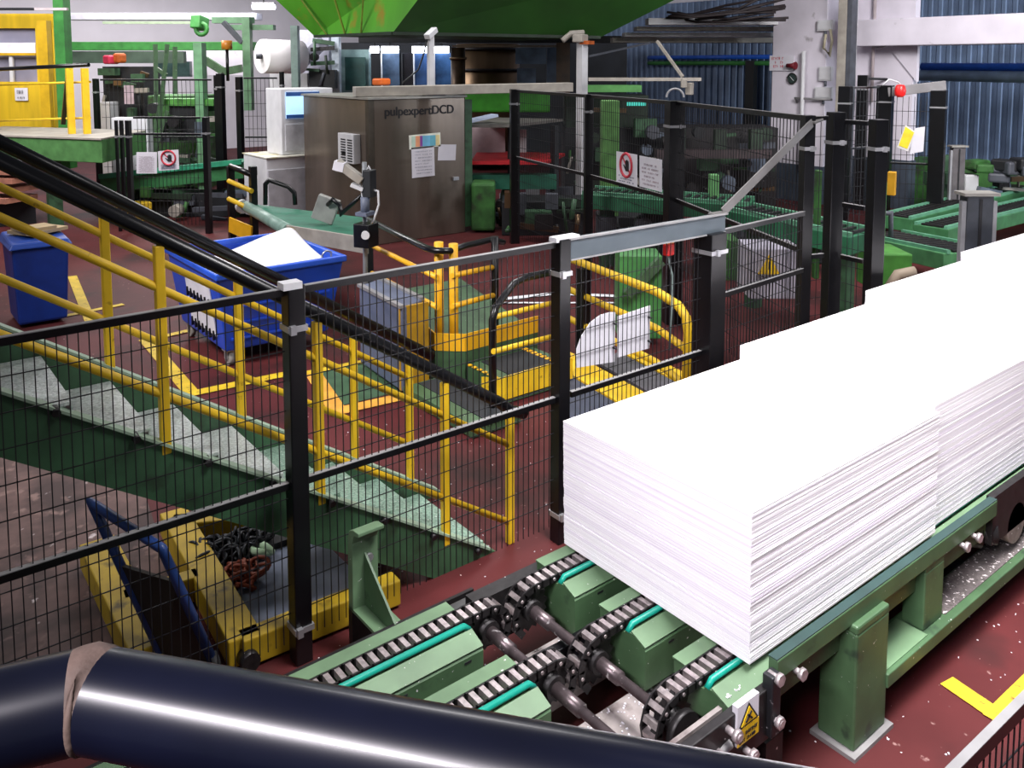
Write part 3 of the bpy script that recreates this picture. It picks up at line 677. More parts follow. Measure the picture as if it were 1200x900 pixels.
# ================================================================ WHITE PANELS, SWITCH ON THE GATE
def plate_on_gate(name, lab, pts, mat=paper):
    q = [at(x, y, Y=FY + .02) for x, y in pts]; c = sum(q, V()) / len(q)
    t = thing(name, lab, 'panel', (c.x, FY - .02, min(p.z for p in q)))
    m = MB(); m.prism(q, (0, .006, 0)); m.build('plate', mat, t)
    m = MB()
    top = max(q, key=lambda p: p.z)
    for dz in (.03, .2): m.cyl((q[-1].x - .015, FY - .01, top.z - dz - .05), (q[-1].x - .015, FY + .03, top.z - dz - .05), .008, 6)
    m.build('tie', ink, t); return t
plate_on_gate('sign_panel', 'white D-shaped panel with a curved left edge tied to the gate mesh', [(676, 431), (675, 412), (681, 395), (692, 378), (704, 369), (715, 366), (721, 366), (720, 424)])
plate_on_gate('sign_panel', 'white rectangular panel tied to the gate mesh right of the curved one', [(724, 419), (724, 371), (762, 358), (761, 408)])
t = thing('emergency_switch', 'small red switch with a hanging cable on the gate post', 'switch', (4.62, FY + .03, 1.74))
c = at(783, 292, Y=FY + .05)
m = MB(); m.cbox(c, (.075, .06, .09)); m.build('red_body', red, t, bev=.01)
m = MB(); m.cbox(c + V((0, 0, .06)), (.09, .05, .035)); m.build('mount', M('switch_orange', 'e08a3a', .5), t, bev=.005)
m = MB(); m.tube([c + V((0, 0, -.04)), c + V((.02, .0, -.12)), c + V((.05, 0, -.2)), c + V((.05, 0, -.45)), c + V((.03, 0, -.75))], .008, 6); m.build('cable', M('cable_greygreen', '6f7d7a', .6), t)
# ================================================================ BLUE TUB
t = thing('tub_trolley', 'large blue wheeled tub full of white pulp sheets beside the stairs', 'trolley', (3.55, 9.1, 0))
x0, x1, y0, y1 = 2.98, 4.12, 8.46, 9.85; X0, X1, Y0, Y1 = 2.88, 4.26, 8.34, 9.98; zb, zt = .17, .97; th = .035
def ring(z, g, f): 
    a = lambda u, v: u + (v - u) * f
    return [(a(x0, X0) + g, a(y0, Y0) + g, z), (a(x1, X1) - g, a(y0, Y0) + g, z), (a(x1, X1) - g, a(y1, Y1) - g, z), (a(x0, X0) + g, a(y1, Y1) - g, z)]
m = MB(); o = ring(zb, 0, 0) + ring(.55, 0, .5) + ring(zt, 0, 1) + ring(zt, th, 1) + ring(zb + th, th, 0)
fs = [(3, 2, 1, 0)]
for k in range(4):
    for i in range(4): fs.append((k * 4 + i, k * 4 + (i + 1) % 4, (k + 1) * 4 + (i + 1) % 4, (k + 1) * 4 + i))
fs.append((16, 17, 18, 19)); m.add(o, fs); body = m.build('tub_body', blue, t, bev=.02)
m = MB(); rr = ring(zt - .02, -.03, 1) + ring(zt + .05, -.03, 1) + ring(zt + .05, th, 1) + ring(zt - .02, th, 1)
m.add(rr, [(k * 4 + i, k * 4 + (i + 1) % 4, ((k + 1) % 4) * 4 + (i + 1) % 4, ((k + 1) % 4) * 4 + i) for k in range(4) for i in range(4)]); m.build('rim', M('rim_blue', '2554c4', .4), t, bev=.015)
m = MB(); m.box(x0 + .02, x1 - .02, y0 + .01, y0 + .03, zb + .05, zb + .09)
m = MB()
for k in range(3): m.bar((x0 + .05 + k * 0, Y0 + .08 - k * .02, .3 + k * .17), (x1 - .02, Y0 + .08 - k * .02, .3 + k * .17), .03, .02)
m.build('moulded_rib', blue, t)
def liner(z0_, z1_, y_a, y_b, nm):
    m = MB(); f0 = (z0_ - zb) / (zt - zb); f1_ = (z1_ - zb) / (zt - zb); fx = lambda f: x0 + (X0 - x0) * f - .012
    m.add([(fx(f0), y_a, z0_), (fx(f0), y_b, z0_), (fx(f1_), y_b, z1_), (fx(f1_), y_a, z1_)], [(0, 1, 2, 3)])
    m.build(nm, M('white_mesh_panel', 'd4d2dc', .7, var=.1), t, solid=.01)
    m = MB(); n = 7
    for i in range(n):
        m = MB(); y = y_a + (y_b - y_a) * (i + .5) / n; m.bar((fx(f0) - .012, y, z0_ - .05), (fx(f0) - .012, y, z0_ + .05), .012, .03); m.build('comb_tooth', black, t)
liner(.64, .84, 8.62, 9.4, 'end_panel'); liner(.30, .56, 8.62, 9.4, 'end_panel')
for (cx_, cy_) in ((3.05, 8.55), (4.03, 8.55), (3.05, 9.75), (4.03, 9.75)):
    m = MB(); m.cyl((cx_ - .025, cy_, .075), (cx_ + .025, cy_, .075), .075, 18); w = m.build('caster', M('caster_grey', '8a8680', .5, var=.3), t)
    m = MB(); m.box(cx_ - .045, cx_ - .03, cy_ - .03, cy_ + .03, .07, .17); m.box(cx_ + .03, cx_ + .045, cy_ - .03, cy_ + .03, .07, .17); m.box(cx_ - .06, cx_ + .06, cy_ - .06, cy_ + .06, .155, .172); m.build('caster_fork', steel, w)
m = MB(); m.torus((4.1, 8.42, 1.02), .055, .012, (0, 1, .1), 16, 6); m.build('lifting_ring', steel, t)
# sheets in the tub
def cloth(name, lab, cat, fn, nu, nv, mat, solid=.01):
    m = MB(); vs = [fn(i / nu, j / nv) for i in range(nu + 1) for j in range(nv + 1)]
    m.add(vs, [(i * (nv + 1) + j, (i + 1) * (nv + 1) + j, (i + 1) * (nv + 1) + j + 1, i * (nv + 1) + j + 1) for i in range(nu) for j in range(nv)], True)
    return tag(m.build(name, mat, solid=solid), lab, cat)
def fs1(u, v):
    x = 3.02 + u * 1.14; y = 8.5 + v * 1.32; pk = math.exp(-2.6 * math.sqrt((u - .96) ** 2 + .6 * (v - .72) ** 2 + .002)); return (x, y, .80 + .05 * u + .36 * pk)
cloth('pulp_sheet', 'white pulp sheet heaped to a peak inside the blue tub', 'paper sheet', fs1, 20, 20, white)
def fs2(u, v): return (2.93 + u * .2, 8.52 + v * .3, .9 + .05 * math.sin(u * 3 + 1) + .03 * v)
m = MB(); m.box(3.0, 4.1, 8.5, 9.82, .45, .8); tag(m.build('pulp_bundle', white), 'bundle of pulp sheets lying in the blue tub under the peaked sheet', 'paper bundle')
# ================================================================ BLUE WHEELIE BIN
t = thing('wheelie_bin', 'dark blue plastic bin standing left of the stairs, cardboard on its lid', 'bin', (1.8, 11.5, 0))
m = MB(); m.hexa([(1.54, 11.24, .04), (2.06, 11.24, .04), (2.06, 11.85, .04), (1.54, 11.85, .04), (1.5, 11.2, .95), (2.1, 11.2, .95), (2.1, 11.95, .95), (1.5, 11.95, .95)]); m.build('bin_body', blued, t, bev=.03)
m = MB(); m.hexa([(1.46, 11.16, .95), (2.14, 11.16, .95), (2.14, 12.0, .95), (1.46, 12.0, .95), (1.5, 11.2, 1.02), (2.1, 11.2, 1.02), (2.1, 11.95, 1.06), (1.5, 11.95, 1.06)]); m.build('lid', M('lid_blue', '2348a0', .4), t, bev=.02)
m = MB(); m.tube([(1.5, 12.02, .98), (2.1, 12.02, .98)], .02, 8); m.build('handle', blued, t)
for x in (1.6, 2.0):
    m = MB(); m.cyl((x - .03, 11.78, .1), (x + .03, 11.78, .1), .1, 16); m.build('wheel', rubber, t)
m = MB(); m.cbox((1.85, 11.65, 1.085), (.5, .42, .04), .5); m.cbox((1.8, 11.6, 1.125), (.4, .3, .03), .3); tag(m.build('cardboard', wood), 'flat cardboard pieces lying on the lid of the blue bin', 'cardboard')
# ================================================================ PLATFORM WITH STEPS
t = thing('work_platform', 'green floor platform with yellow toe boards, two yellow posts and a black handrail', 'platform', (4.9, 7.3, 0))
pz = .35; C1 = at(510, 410, z=pz); C2 = at(545, 411, z=pz); C3 = V((5.55, C2.y + .02, pz)); C0 = at(470, 372, z=pz)
m = MB(); m.prism([(C1.x, C1.y, .02), (C2.x, C2.y, .02), (C3.x, C3.y, .02), (6.2, 8.9, .02), (C0.x + .1, 8.9, .02), (C0.x, C0.y, .02)], (0, 0, pz - .03)); m.build('deck', green, t)
m = MB()
for a, b in ((C0, C1), (C1, C2), (C2, C3)): m.bar((a.x, a.y, pz + .08), (b.x, b.y, pz + .08), .012, .17)
m.build('toe_board', ambery, t)
posts = [at(515, 405, z=pz), at(532, 408, z=pz)]
for p in posts:
    m = MB(); m.tube([(p.x, p.y, pz - .1), (p.x, p.y, 1.38)], .045, 12); m.build('post', ambery, t)
dP = posts[0].x * hx + posts[0].y * hy
def rr(px, py, dd): return at(px, py, D=dP + dd)
m = MB(); m.tube([rr(428, 255, 2.2), rr(470, 277, 1.0), rr(500, 291, .15), rr(512, 294, 0), rr(527, 294, 0), rr(545, 288, .3), rr(575, 281, .8), rr(590, 284, 1.0)], .033, 12); m.build('handrail', black, t)
for (a, b) in (((432, 286, 1.9), (512, 325, 0)), ((436, 320, 1.8), (512, 360, 0))):
    m = MB(); m.tube([rr(*a), rr(*b)], .027, 10); m.build('mid_rail', ambery, t)
for (a, b) in (((530, 323, 0), (578, 313, .7)), ((530, 359, 0), (578, 346, .7))):
    m = MB(); m.tube([rr(*a), rr(*b)], .027, 10); m.build('mid_rail', ambery, t)
m = MB(); e = rr(580, 300, .7); m.tube([(e.x, e.y, .3), (e.x, e.y, 1.32)], .04, 10); m.build('post', black, t)
# steps
hz1 = MB()
def step(x0, x1, y0, y1, z, nm='step'):
    m = MB(); m.box(x0, x1, y0, y1, .01, z); s = m.build(nm, green, t, bev=.006)
    m = MB(); m.box(x0 + .15, x1 - .08, y0 + .06, y1 - .03, z, z + .006); m.build('grip_mat', M('grip_mat_black', '1f2226', .8), s)
    m = MB(); n = int((x1 - x0) / .09)
    return s
s1 = step(4.62, 5.45, 5.95, C2.y - .02, .22)
m = MB(); q = at(590, 462, z=.12); m.box(4.62, 5.45, 5.93, 5.952, .06, .27); m.prism([(4.62, 5.93, .06), (4.62, 5.95, .06), (4.48, 6.1, .06), (4.48, 6.1, .24), (4.62, 5.95, .27), (4.62, 5.93, .27)][:3] , (0, 0, .2)); m.build('toe_board', yellow, t)
m = MB()
for i in range(8): m.box(5.3 + .0, 5.36, 6.0 + i * .07, 6.04 + i * .07, .226, .232)
m.build('nosing', ambery, t)
s2 = step(3.98, 4.5, 5.55, 6.65, .12)
m = MB()
for i in range(12): m.box(4.06 + i * .036, 4.08 + i * .036, 5.53, 5.58, .1, .13)
m.build('nosing', ambery, t)
m = MB()
for i in range(7): m.box(4.6, 4.64, 5.98 + i * .08, 6.02 + i * .08, .226, .234)
m.build('nosing', ambery, t)
# black bent handrail and yellow rails of the steps
t = thing('step_railing', 'bent black tube handrail with two yellow rails beside the platform steps', 'railing', (4.5, 5.9, 0))
b0 = at(577, 492, z=.0); dd = b0.x * hx + b0.y * hy
m = MB(); m.tube([b0, at(577, 375, D=dd), at(581, 360, D=dd + .05), at(602, 332, D=dd + .35), at(615, 326, D=dd + .5), at(656, 317, D=dd + 1.1)], .032, 12); m.build('handrail', black, t)
for y0, y1 in ((372, 353), (412, 392)):
    m = MB(); m.tube([at(578, y0, D=dd + .02), at(656, y1, D=dd + 1.1)], .024, 10); m.build('mid_rail', yellow, t)
e = at(656, 330, D=dd + 1.1); m = MB(); m.tube([(e.x, e.y, 0), (e.x, e.y, 1.28)], .03, 10); m.build('post', black, t)
# yellow plates and mats right of the steps
t = thing('floor_ramp', 'low ramp of grey plates with broad yellow edges seen through the gate', 'ramp', (5.2, 5.2, 0))
def patch(pts, z, nm, mat, th=.03):
    q = [at(x, y, z=z) for x, y in pts]; m = MB(); m.prism([V((p.x, p.y, z - th)) for p in q], (0, 0, th)); return m.build(nm, mat, t, bev=.003)
patch([(672, 502), (656, 462), (668, 438), (740, 480)], .05, 'grip_mat', M('mat_slate', '3c4252', .7))
patch([(672, 440), (668, 412), (762, 463), (738, 479)], .07, 'yellow_edge', yellow)
patch([(700, 424), (725, 412), (800, 452), (775, 468)], .05, 'plate', M('plate_dark_grey', '56545a', .6, var=.3))
patch([(728, 412), (742, 407), (806, 438), (800, 450)], .06, 'yellow_edge', yellow)
# yellow tube guard with a bent end
t = thing('guard_railing', 'yellow tube guard rail with a down-bent end behind the gate', 'railing', (5.9, 5.4, 0))
ga = at(668, 303, z=1.05); gb = at(770, 342, z=1.05); gc = at(795, 358, z=1.05); gd = at(804, 372, z=.98); ge = V((gd.x, gd.y, .0))
m = MB(); m.tube([ga, gb, gc, gd, V((gd.x + .01, gd.y - .02, .85)), ge], .04, 12); m.build('top_rail', yellow, t)
for f in (.68, .38):
    m = MB(); m.tube([V((ga.x, ga.y, 1.05 * f)), V((gb.x, gb.y, 1.05 * f)), V((gd.x, gd.y, 1.05 * f))], .034, 10); m.build('mid_rail', yellow, t)
for a in (ga * .82 + gb * .18,):
    m = MB(); m.box(a.x - .05, a.x + .05, a.y - .05, a.y + .05, 0, 1.0); m.build('post', black, t)
# ================================================================ SENSOR STAND, GREY BOX, BELT
b0 = at(429, 400, z=.02); dS = b0.x * hx + b0.y * hy
def sd(px, py, d=0): return at(px, py, D=dS + d)
t = thing('sensor_stand', 'thin pole stand with a black sensor head and white cables before the steel cabinet', 'sensor', b0)
m = MB(); m.tube([b0, sd(427, 190)], .028, 8); m.build('pole', M('pole_grey', '8d9094', .4, metal=.4), t)
m = MB(); c = sd(429, 275); m.cbox(c, (.2, .2, .26), .5); m.build('sensor_head', black, t, bev=.01)
m = MB(); m.cyl(c + V((-.08, -.13, .02)), c + V((-.05, -.08, .02)), .045, 14); m.build('lens', lgrey, t)
m = MB(); c2 = sd(428, 250); m.cbox(c2, (.18, .14, .04), .5); m.cyl(c2, c2 + V((0, 0, .18)), .05, 10); m.build('mount', bgrey, t)
m = MB(); m.tube([sd(428, 240), sd(434, 222), sd(443, 224), sd(444, 240), sd(438, 258), sd(432, 266)], .012, 8); m.build('cable', lgrey, t)
m = MB(); m.tube([sd(428, 250), sd(422, 215), sd(432, 195), sd(437, 205), sd(432, 238)], .01, 8); m.build('cable', lgrey, t)
m = MB(); p = sd(412, 202); m.bar(sd(395, 190), sd(425, 212), .13, .09); m.build('scanner', beige, t, bev=.01)
m = MB(); m.bar(sd(392, 193), sd(404, 196), .14, .1); m.build('scanner_cap', paper, t)
m = MB(); m.bar(sd(412, 216), sd(426, 222), .1, .04); m.build('arm', lgrey, t)
m = MB(); c3 = sd(433, 215); m.cbox(c3, (.13, .1, .3), .5); m.build('control_box', darkm, t, bev=.01)
t = thing('metal_cabinet', 'low slate grey metal box standing at the left side of the green platform', 'cabinet', (4.4, 7.6, 0))
q0 = at(421, 335, z=.85); q1 = at(471, 361, z=.85); nx = V((.3, .12, 0))
m = MB(); base = [V((q1.x, q1.y, .05)), V((q1.x, q1.y, .05)) + nx, V((q0.x, q0.y, .05)) + nx, V((q0.x, q0.y, .05))]
m.hexa(base + [V((p.x, p.y, .85)) for p in base]); m.build('body', M('slate', '565e74', .5, var=.2), t, bev=.01)
m = MB(); m.bar(q0 + V((0, 0, .01)), q1 + V((0, 0, .01)), .05, .03); m.bar(q0 + nx + V((0, 0, .01)), q1 + nx + V((0, 0, .01)), .05, .03); m.build('top_edge', rimgrey, t)
m = MB(); d_ = (q0 - q1).normalized(); m.bar(V((q1.x, q1.y, .45)) - d_ * .01 + nx * .5, V((q1.x, q1.y, .45)) - d_ * .04 + nx * .5, .3, .8); m.build('yellow_end', M('worn_amber', 'a8801c', .5, var=.3), t)
t = thing('belt_conveyor', 'green belt conveyor with a beige side frame ending over the blue tub', 'conveyor', (5.2, 11, 0))
B = at(338, 266, D=11.2); C = at(430, 281, D=10.2); A = at(288, 238, D=13.6); Dd = at(436, 256, D=12.6)
m = MB(); dn = V((0, 0, -.1)); m.hexa([B + dn, C + dn, Dd + dn, A + dn, B, C, Dd, A]); m.build('belt', beltg, t)
m = MB(); m.tube([A + V((0, 0, -.05)), B + V((0, 0, -.05))], .085, 14); m.build('end_roller', M('roller_pale_green', '7f9c90', .4, var=.2), t)
m = MB(); m.bar(B + V((-.02, 0, -.07)), C + V((0, -.02, -.07)), .03, .2); m.build('side_frame', beige, t, bev=.008)
m = MB(); dq = (C - B).normalized(); m.cyl(B + dq * .12 + V((-.06, -.03, -.07)), B + dq * .12 + V((-.02, 0, -.07)), .085, 18); m.build('bearing_cover', M('rusty_ochre', '8a7020', .5, var=.3), t)
m = MB(); m.cyl(A + V((-.05, .05, -.05)), A + V((-.05, -.03, -.05)), .11, 16); m.build('bearing_cover', lgrey, t)
for p in (B * .75 + C * .25, Dd * .6 + A * .4, C * .7 + Dd * .3):
    m = MB(); m.box(p.x - .04, p.x + .04, p.y - .04, p.y + .04, 0, p.z - .15); m.build('leg', darkm, t)
m = MB(); c = at(382, 245, D=11.6); m.cbox(c, (.12, .3, .34), .9, .35); ts_ = thing('belt_sensor', 'grey tilted sensor box on a black bent arm over the green belt', 'sensor', c); m.build('sensor_box', M('sensor_grey', '9a9a96', .4), ts_, bev=.01)
m = MB(); m.tube([at(384, 240, D=11.5), at(390, 234, D=11.4), at(398, 240, D=11.4), at(400, 250, D=11.4), at(425, 228, D=11.2)], .03, 8); m.build('arm', black, ts_)
m = MB(); a = at(345, 264, D=13.2)
m.tube([at(311, 240, D=13.2), at(311, 216, D=13.2), at(315, 211, D=13.2), at(338, 219, D=13.2), at(345, 226, D=13.2), at(346, 240, D=13.2)], .035, 10); m.box(0, .01, 0, .01, 0, .01) if False else None
tag(m.build('hoop_handle', black), 'black tube hoop standing up behind the green belt conveyor', 'handle')
t = thing('guard_railing', 'short railing with black posts and yellow bars behind the blue tub', 'railing', at(283, 285, D=13.8))
for px in (270, 296):
    a = at(px, 195, D=13.8 if px == 270 else 13.4); m = MB(); m.box(a.x - .05, a.x + .05, a.y - .05, a.y + .05, 0, a.z); m.build('post', black, t)
m = MB(); m.tube([at(270, 195, D=13.8), at(296, 205, D=13.4)], .05, 8); m.build('top_rail', black, t)
for y0, y1 in ((212, 224), (233, 246)):
    m = MB(); m.tube([at(268, y0, D=13.7), at(295, y1, D=13.3)], .04, 8); m.build('yellow_rail', yellow, t)
m = MB(); m.bar(at(269, 263, D=13.7), at(295, 274, D=13.3), .03, .24); m.build('toe_board', ambery, t)
# ================================================================ STEEL CABINET MACHINE
MX0, MX1, MY0, MY1, MZ = 7.02, 9.0, 12.74, 15.3, 2.5
t = thing('steel_cabinet', 'large stainless steel test cabinet with printed black lettering and papers stuck on', 'machine cabinet', (8, 14, 0))
m = MB(); m.box(MX0, MX1, MY0, MY1, .0, MZ); m.build('body', inox, t, bev=.015)
m = MB(); m.box(MX0 - .012, MX0 + .1, MY0 - .012, MY0 + .1, .5, MZ - .01); m.build('corner_post', M('corner_dark', '5c554c', .4, metal=.7), t)
m = MB(); m.box(MX0 - .03, MX1 + .03, MY0 - .03, MY1 + .03, MZ, MZ + .035); m.build('top_plate', M('top_plate_grey', '9c9a94', .45, metal=.4), t)
m = MB(); m.box(MX1, MX1 + .16, MY0 + .0, MY0 + .1, .1, MZ - .05); m.build('side_flange', greend, t)
F0 = MY0 - .004
a = at(450, 134, Y=MY0); b = at(531, 128, Y=MY0)
m = MB(); text_mb(m, 'pulpexpertDCD', (0, 0, 0), (1, 0, 0), (0, 0, 1), .2); w_ = max(p.x for p in m.v)
m2 = MB(); s_ = (b.x - a.x) / w_; [text_mb(m2, 'pulpexpertDCD', (a.x + k * .006, F0 - k * .0006, a.z - .03 + (k % 2) * .006), (1, 0, 0), (0, 0, 1), .2 * s_) for k in range(3)]; m2.build('lettering', ink, t)
a = at(478, 296, Y=MY0); m = MB(); text_mb(m, 'me', (a.x, F0, a.z), (1, 0, 0), (0, 0, 1), .26); m.torus((a.x - .17, F0, a.z + .07), .09, .02, (0, 1, 0), 16, 4); m.build('lettering', ink, t)
def sheet_on(px0, py0, px1, py1, nm, mat=paper, tilt=0., off=.006):
    a = at(px0, py0, Y=MY0); b = at(px1, py1, Y=MY0); m = MB(); m.cbox(((a.x + b.x) / 2, MY0 - off, (a.z + b.z) / 2), (abs(b.x - a.x), .004, abs(a.z - b.z)), 0, 0, tilt); return m.build(nm, mat, t), a, b
cb, a, b = sheet_on(479, 158, 516, 172, 'colour_card', M('card_cream', 'e4e6d8', .6), -.03)
for i, (u0, u1, hxx) in enumerate(((.08, .2, 'b8d0c0'), (.2, .34, 'e8a078'), (.34, .42, '8a4aa0'), (.42, .66, '78c0e4'), (.66, .84, '6ab4c8'), (.84, .97, 'e4d49a'))):
    m = MB(); m.box(a.x + (b.x - a.x) * u0, a.x + (b.x - a.x) * u1, MY0 - .011, MY0 - .008, b.z + .03, a.z - .03); m.build('colour_field', M('card_%d' % i, hxx, .6), cb)
p_, a, b = sheet_on(482, 173, 509, 206, 'paper_notice', paper, -.02)
m = MB()
for i in range(8): scribble(m, (a.x + .07, MY0 - .009, a.z - .09 - i * .055), (1, 0, 0), (0, 0, 1), .36, .02, 12, 60 + i)
m.build('lettering', M('ink_faint', 'a4a6b4', .6), p_)
p_, a, b = sheet_on(513, 170, 534, 187, 'paper_notice', paper, .06)
m = MB(); a = at(533, 209, Y=MY0); m.box(a.x - .06, a.x + .06, MY0 - .05, MY0, a.z - .03, a.z + .03); m.build('latch', steel, t)
# louvred white box on the left face
a = at(404, 155, X=MX0); b = at(423, 192, X=MX0)
m = MB(); m.box(MX0 - .14, MX0, b.y, a.y, b.z, a.z); lv = m.build('vent_box', lgrey, t, bev=.01)
m = MB()
for i in range(9):
    z = a.z - .1 - i * .045
    for k in (0, 1): 
        yv = a.y - .12 - k * (a.y - b.y) * .42; m.box(MX0 - .146, MX0 - .139, yv - (a.y - b.y) * .3, yv, z - .014, z + .008)
m.box(MX0 - .146, MX0 - .139, (a.y + b.y) / 2, (a.y + b.y) / 2 + .14, b.z + .14, b.z + .2); m.build('louvre', ink, lv)
# things on top of the cabinet
m = MB(); a = at(415, 104, D=14.7); b = at(668, 98, D=16.2); m.bar((a.x, a.y, MZ + .035 + .09), (b.x, b.y, MZ + .035 + .13), .3, .17)
tag(m.build('cable_duct', beige, bev=.01), 'long beige cable duct lying across the top of the steel cabinet', 'duct')
a = at(447, 100, D=15.2); m = MB(); m.cbox((a.x, a.y, MZ + .285), (.3, .2, .12), .4); 
tag(m.build('orange_tool', orange, bev=.03), 'orange box-shaped tool lying on the steel cabinet', 'tool')
a = at(506, 104, Y=MY0 + .15); t = thing('control_box', 'small white control box on the front edge of the cabinet roof', 'control box', (a.x, a.y, MZ + .035))
m = MB(); m.box(a.x - .2, a.x + .24, a.y - .1, a.y + .02, MZ + .036, MZ + .16); m.build('body', paper, t, bev=.01)
m = MB(); m.tube([(a.x + .24, a.y - .04, MZ + .08), (a.x + .4, a.y - .05, MZ + .12), (a.x + .55, a.y + .05, MZ + .06), (a.x + .7, a.y, MZ + .05)], .02, 6); m.build('cable', darkm, t)
a = at(505, 100, D=15.6)
t = thing('camera_pole', 'slim white pole with a small camera head rising from the steel cabinet roof', 'pole', (a.x, a.y, MZ + .03))
m = MB(); m.box(a.x - .05, a.x + .05, a.y - .05, a.y + .05, MZ + .04, at(505, 40, D=15.6).z); m.build('pole', lgrey, t)
c = at(505, 39, D=15.5); m = MB(); m.cbox(c, (.3, .12, .1), .4, 0, -.5); m.build('camera', lgrey, t, bev=.01)
m = MB(); m.tube([at(501, 42, D=15.5), at(497, 62, D=15.5), at(490, 82, D=15.6), at(472, 97, D=15.4)], .015, 6); m.build('cable', black, t)
a = at(682, 100, D=17)
t = thing('camera_pole', 'square white pole with a rusty camera head right of the cable duct', 'pole', (a.x, a.y, 0))
m = MB(); m.box(a.x - .08, a.x + .08, a.y - .08, a.y + .08, 0, at(682, 50, D=17).z); m.build('pole', lgrey, t)
c = at(680, 45, D=16.9); m = MB(); m.cbox(c, (.3, .22, .16), .4); m.tube([c + V((-.3, .2, -.05)), c + V((-.15, .1, .1)), c + V((.1, 0, .12))], .06, 8); m.build('camera', beige, t, bev=.02)
m = MB(); c = at(688, 50, D=16.9); m.cbox(c, (.26, .2, .07), .4); m.build('bracket', M('rust_orange', 'b0541c', .7, var=.3), t)
# ================================================================ CONTROL CABINET AND MONITOR
a = at(312, 190, Y=15.45); zc_ = at(312, 186, Y=15.45).z
t = thing('control_cabinet', 'pale grey control desk cabinet left of the steel cabinet, yellow stains on top', 'cabinet', (a.x + .5, 16, 0))
m = MB(); m.box(a.x, a.x + 1.5, 15.45, 16.6, .1, zc_); m.build('body', cabwhite, t, bev=.02)
m = MB(); m.box(a.x + .02, a.x + 1.5, 15.43, 15.47, .15, zc_ - .22); m.build('door', M('door_grey', 'c2c2c8', .45), t, bev=.01)
m = MB(); m.box(a.x - .02, a.x, 15.9, 16.1, zc_ - .35, zc_ - .2); m.build('vent', ink, t)
m = MB(); m.box(a.x - .015, a.x + 1.5, 15.42, 16.62, zc_, zc_ + .02); m.build('worktop', M('stained_top', 'd8d6c8', .5, var=.1, spots=[('b8a428', 1.7, .55, .08)]), t)
a2 = at(330, 163, Y=15.62); zm = at(330, 104, Y=15.62).z
t = thing('computer_terminal', 'boxy pale grey computer terminal with a lit screen on the control cabinet', 'computer', (a2.x + .4, 16, zc_ + .02))
m = MB(); m.box(a2.x, a2.x + 1.1, 15.62, 16.35, zc_ + .022, zm); m.build('case', cabwhite, t, bev=.02)
q0 = at(335, 108, Y=15.6); q1 = at(358, 138, Y=15.6)
m = MB(); m.box(q0.x, q0.x + .7, 15.605, 15.618, q1.z, q0.z); m.build('screen', screen, t)
m = MB(); m.box(q0.x, q0.x + .7, 15.6, 15.606, q0.z - .08, q0.z); m.box(q0.x, q0.x + .7, 15.6, 15.606, q1.z, q1.z + .07); m.build('screen_bar', screend, t)
m = MB(); m.box(q0.x - .02, q0.x + .7, 15.605, 15.62, zc_ + .1, q1.z - .12); m.build('drawer', M('drawer_pale', 'd0d0d6', .45), t)
# ================================================================ LEFT: PLATFORM, BOOTH, FENCES
LD = 15.5
pa = at(120, 186, D=LD); pb = at(-60, 186, D=LD + 1.2); dpl = V((hx, hy, 0))
t = thing('steel_platform', 'raised green steel platform with a dusty deck at the upper left', 'platform', (pa.x - 1, pa.y + 2, 0))
ztop = at(120, 164, D=LD).z
ex = V((pa.x, pa.y, 0)); ew = V((pb.x, pb.y, 0)); bk = dpl * 1.9
m = MB(); q = [ew, ex, ex + bk, ew + bk]; m.hexa([p + V((0, 0, ztop - .42)) for p in q] + [p + V((0, 0, ztop)) for p in q]); m.build('edge_beam', greenb if False else M('platform_green', '4f8048', .55, var=.25), t, bev=.01)
m = MB(); q = [ew - dpl * .02, ex - dpl * .02, ex + bk, ew + bk]; m.hexa([p + V((0, 0, ztop)) for p in q] + [p + V((0, 0, ztop + .03)) for p in q]); m.build('deck', M('dusty_deck', '9a948a', .8, var=.2, scale=4), t)
for px, mt in ((62, greend),):
    a = at(px, 190, D=LD + .8); m = MB(); m.box(a.x - .12, a.x + .12, a.y - .12, a.y + .12, 0, ztop - .42); m.build('leg', mt, t)
t = thing('guard_railing', 'railing with yellow posts and a black top rail on the raised platform', 'railing', (ex.x, ex.y, ztop + .03))
def lp(px, py, dd=.25): return at(px, py, D=LD + dd)
for px in (84, 102):
    a = lp(px, 150, 1.0); m = MB(); m.box(a.x - .06, a.x + .06, a.y - .06, a.y + .06, ztop + .03, lp(px, 80, 1.0).z); m.build('post', yellow, t)
m = MB(); m.tube([lp(-20, 82, 2), lp(104, 76, 1)], .04, 8); m.build('top_rail', black, t)
for y in (98, 140):
    m = MB(); m.tube([lp(-20, y + 2, 2), lp(106, y - 2, 1)], .022, 8); m.build('mid_rail', yellow, t)
m = MB(); m.bar(lp(80, 82, 1.2), lp(74, 146, 1.2), .06, .08); m.build('brace', black, t)
# booth
BD = 18.5
t = thing('operator_booth', 'yellow metal operator booth with a window and a small notice at the upper left', 'booth', at(25, 150, D=BD + 1))
beamx(None, '', -40, 62, 96, 160, BD, .3, None, '').build('wall_panel', M('booth_yellow', 'd2ae1c', .55, var=.2, streak=True), t)
beamx(None, '', -40, 62, 16, 33, BD, .3, None, '').build('top_panel', M('booth_yellow', '', 0), t)
beamx(None, '', 41, 62, 33, 96, BD, .3, None, '').build('corner_panel', M('booth_yellow', '', 0), t)
beamx(None, '', 43, 54, 24, 150, BD - .25, .2, None, '').build('pillar', M('booth_yellow2', 'c8a016', .5, var=.15), t)
gw = beamx(None, '', -40, 41, 33, 96, BD + .15, .06, None, '').build('window_pane', glass, t)
beamx(None, '', -40, 41, 50, 62, BD + .1, .04, None, '').build('reflection_strip', M('window_white', 'e8e4ee', .4), gw)
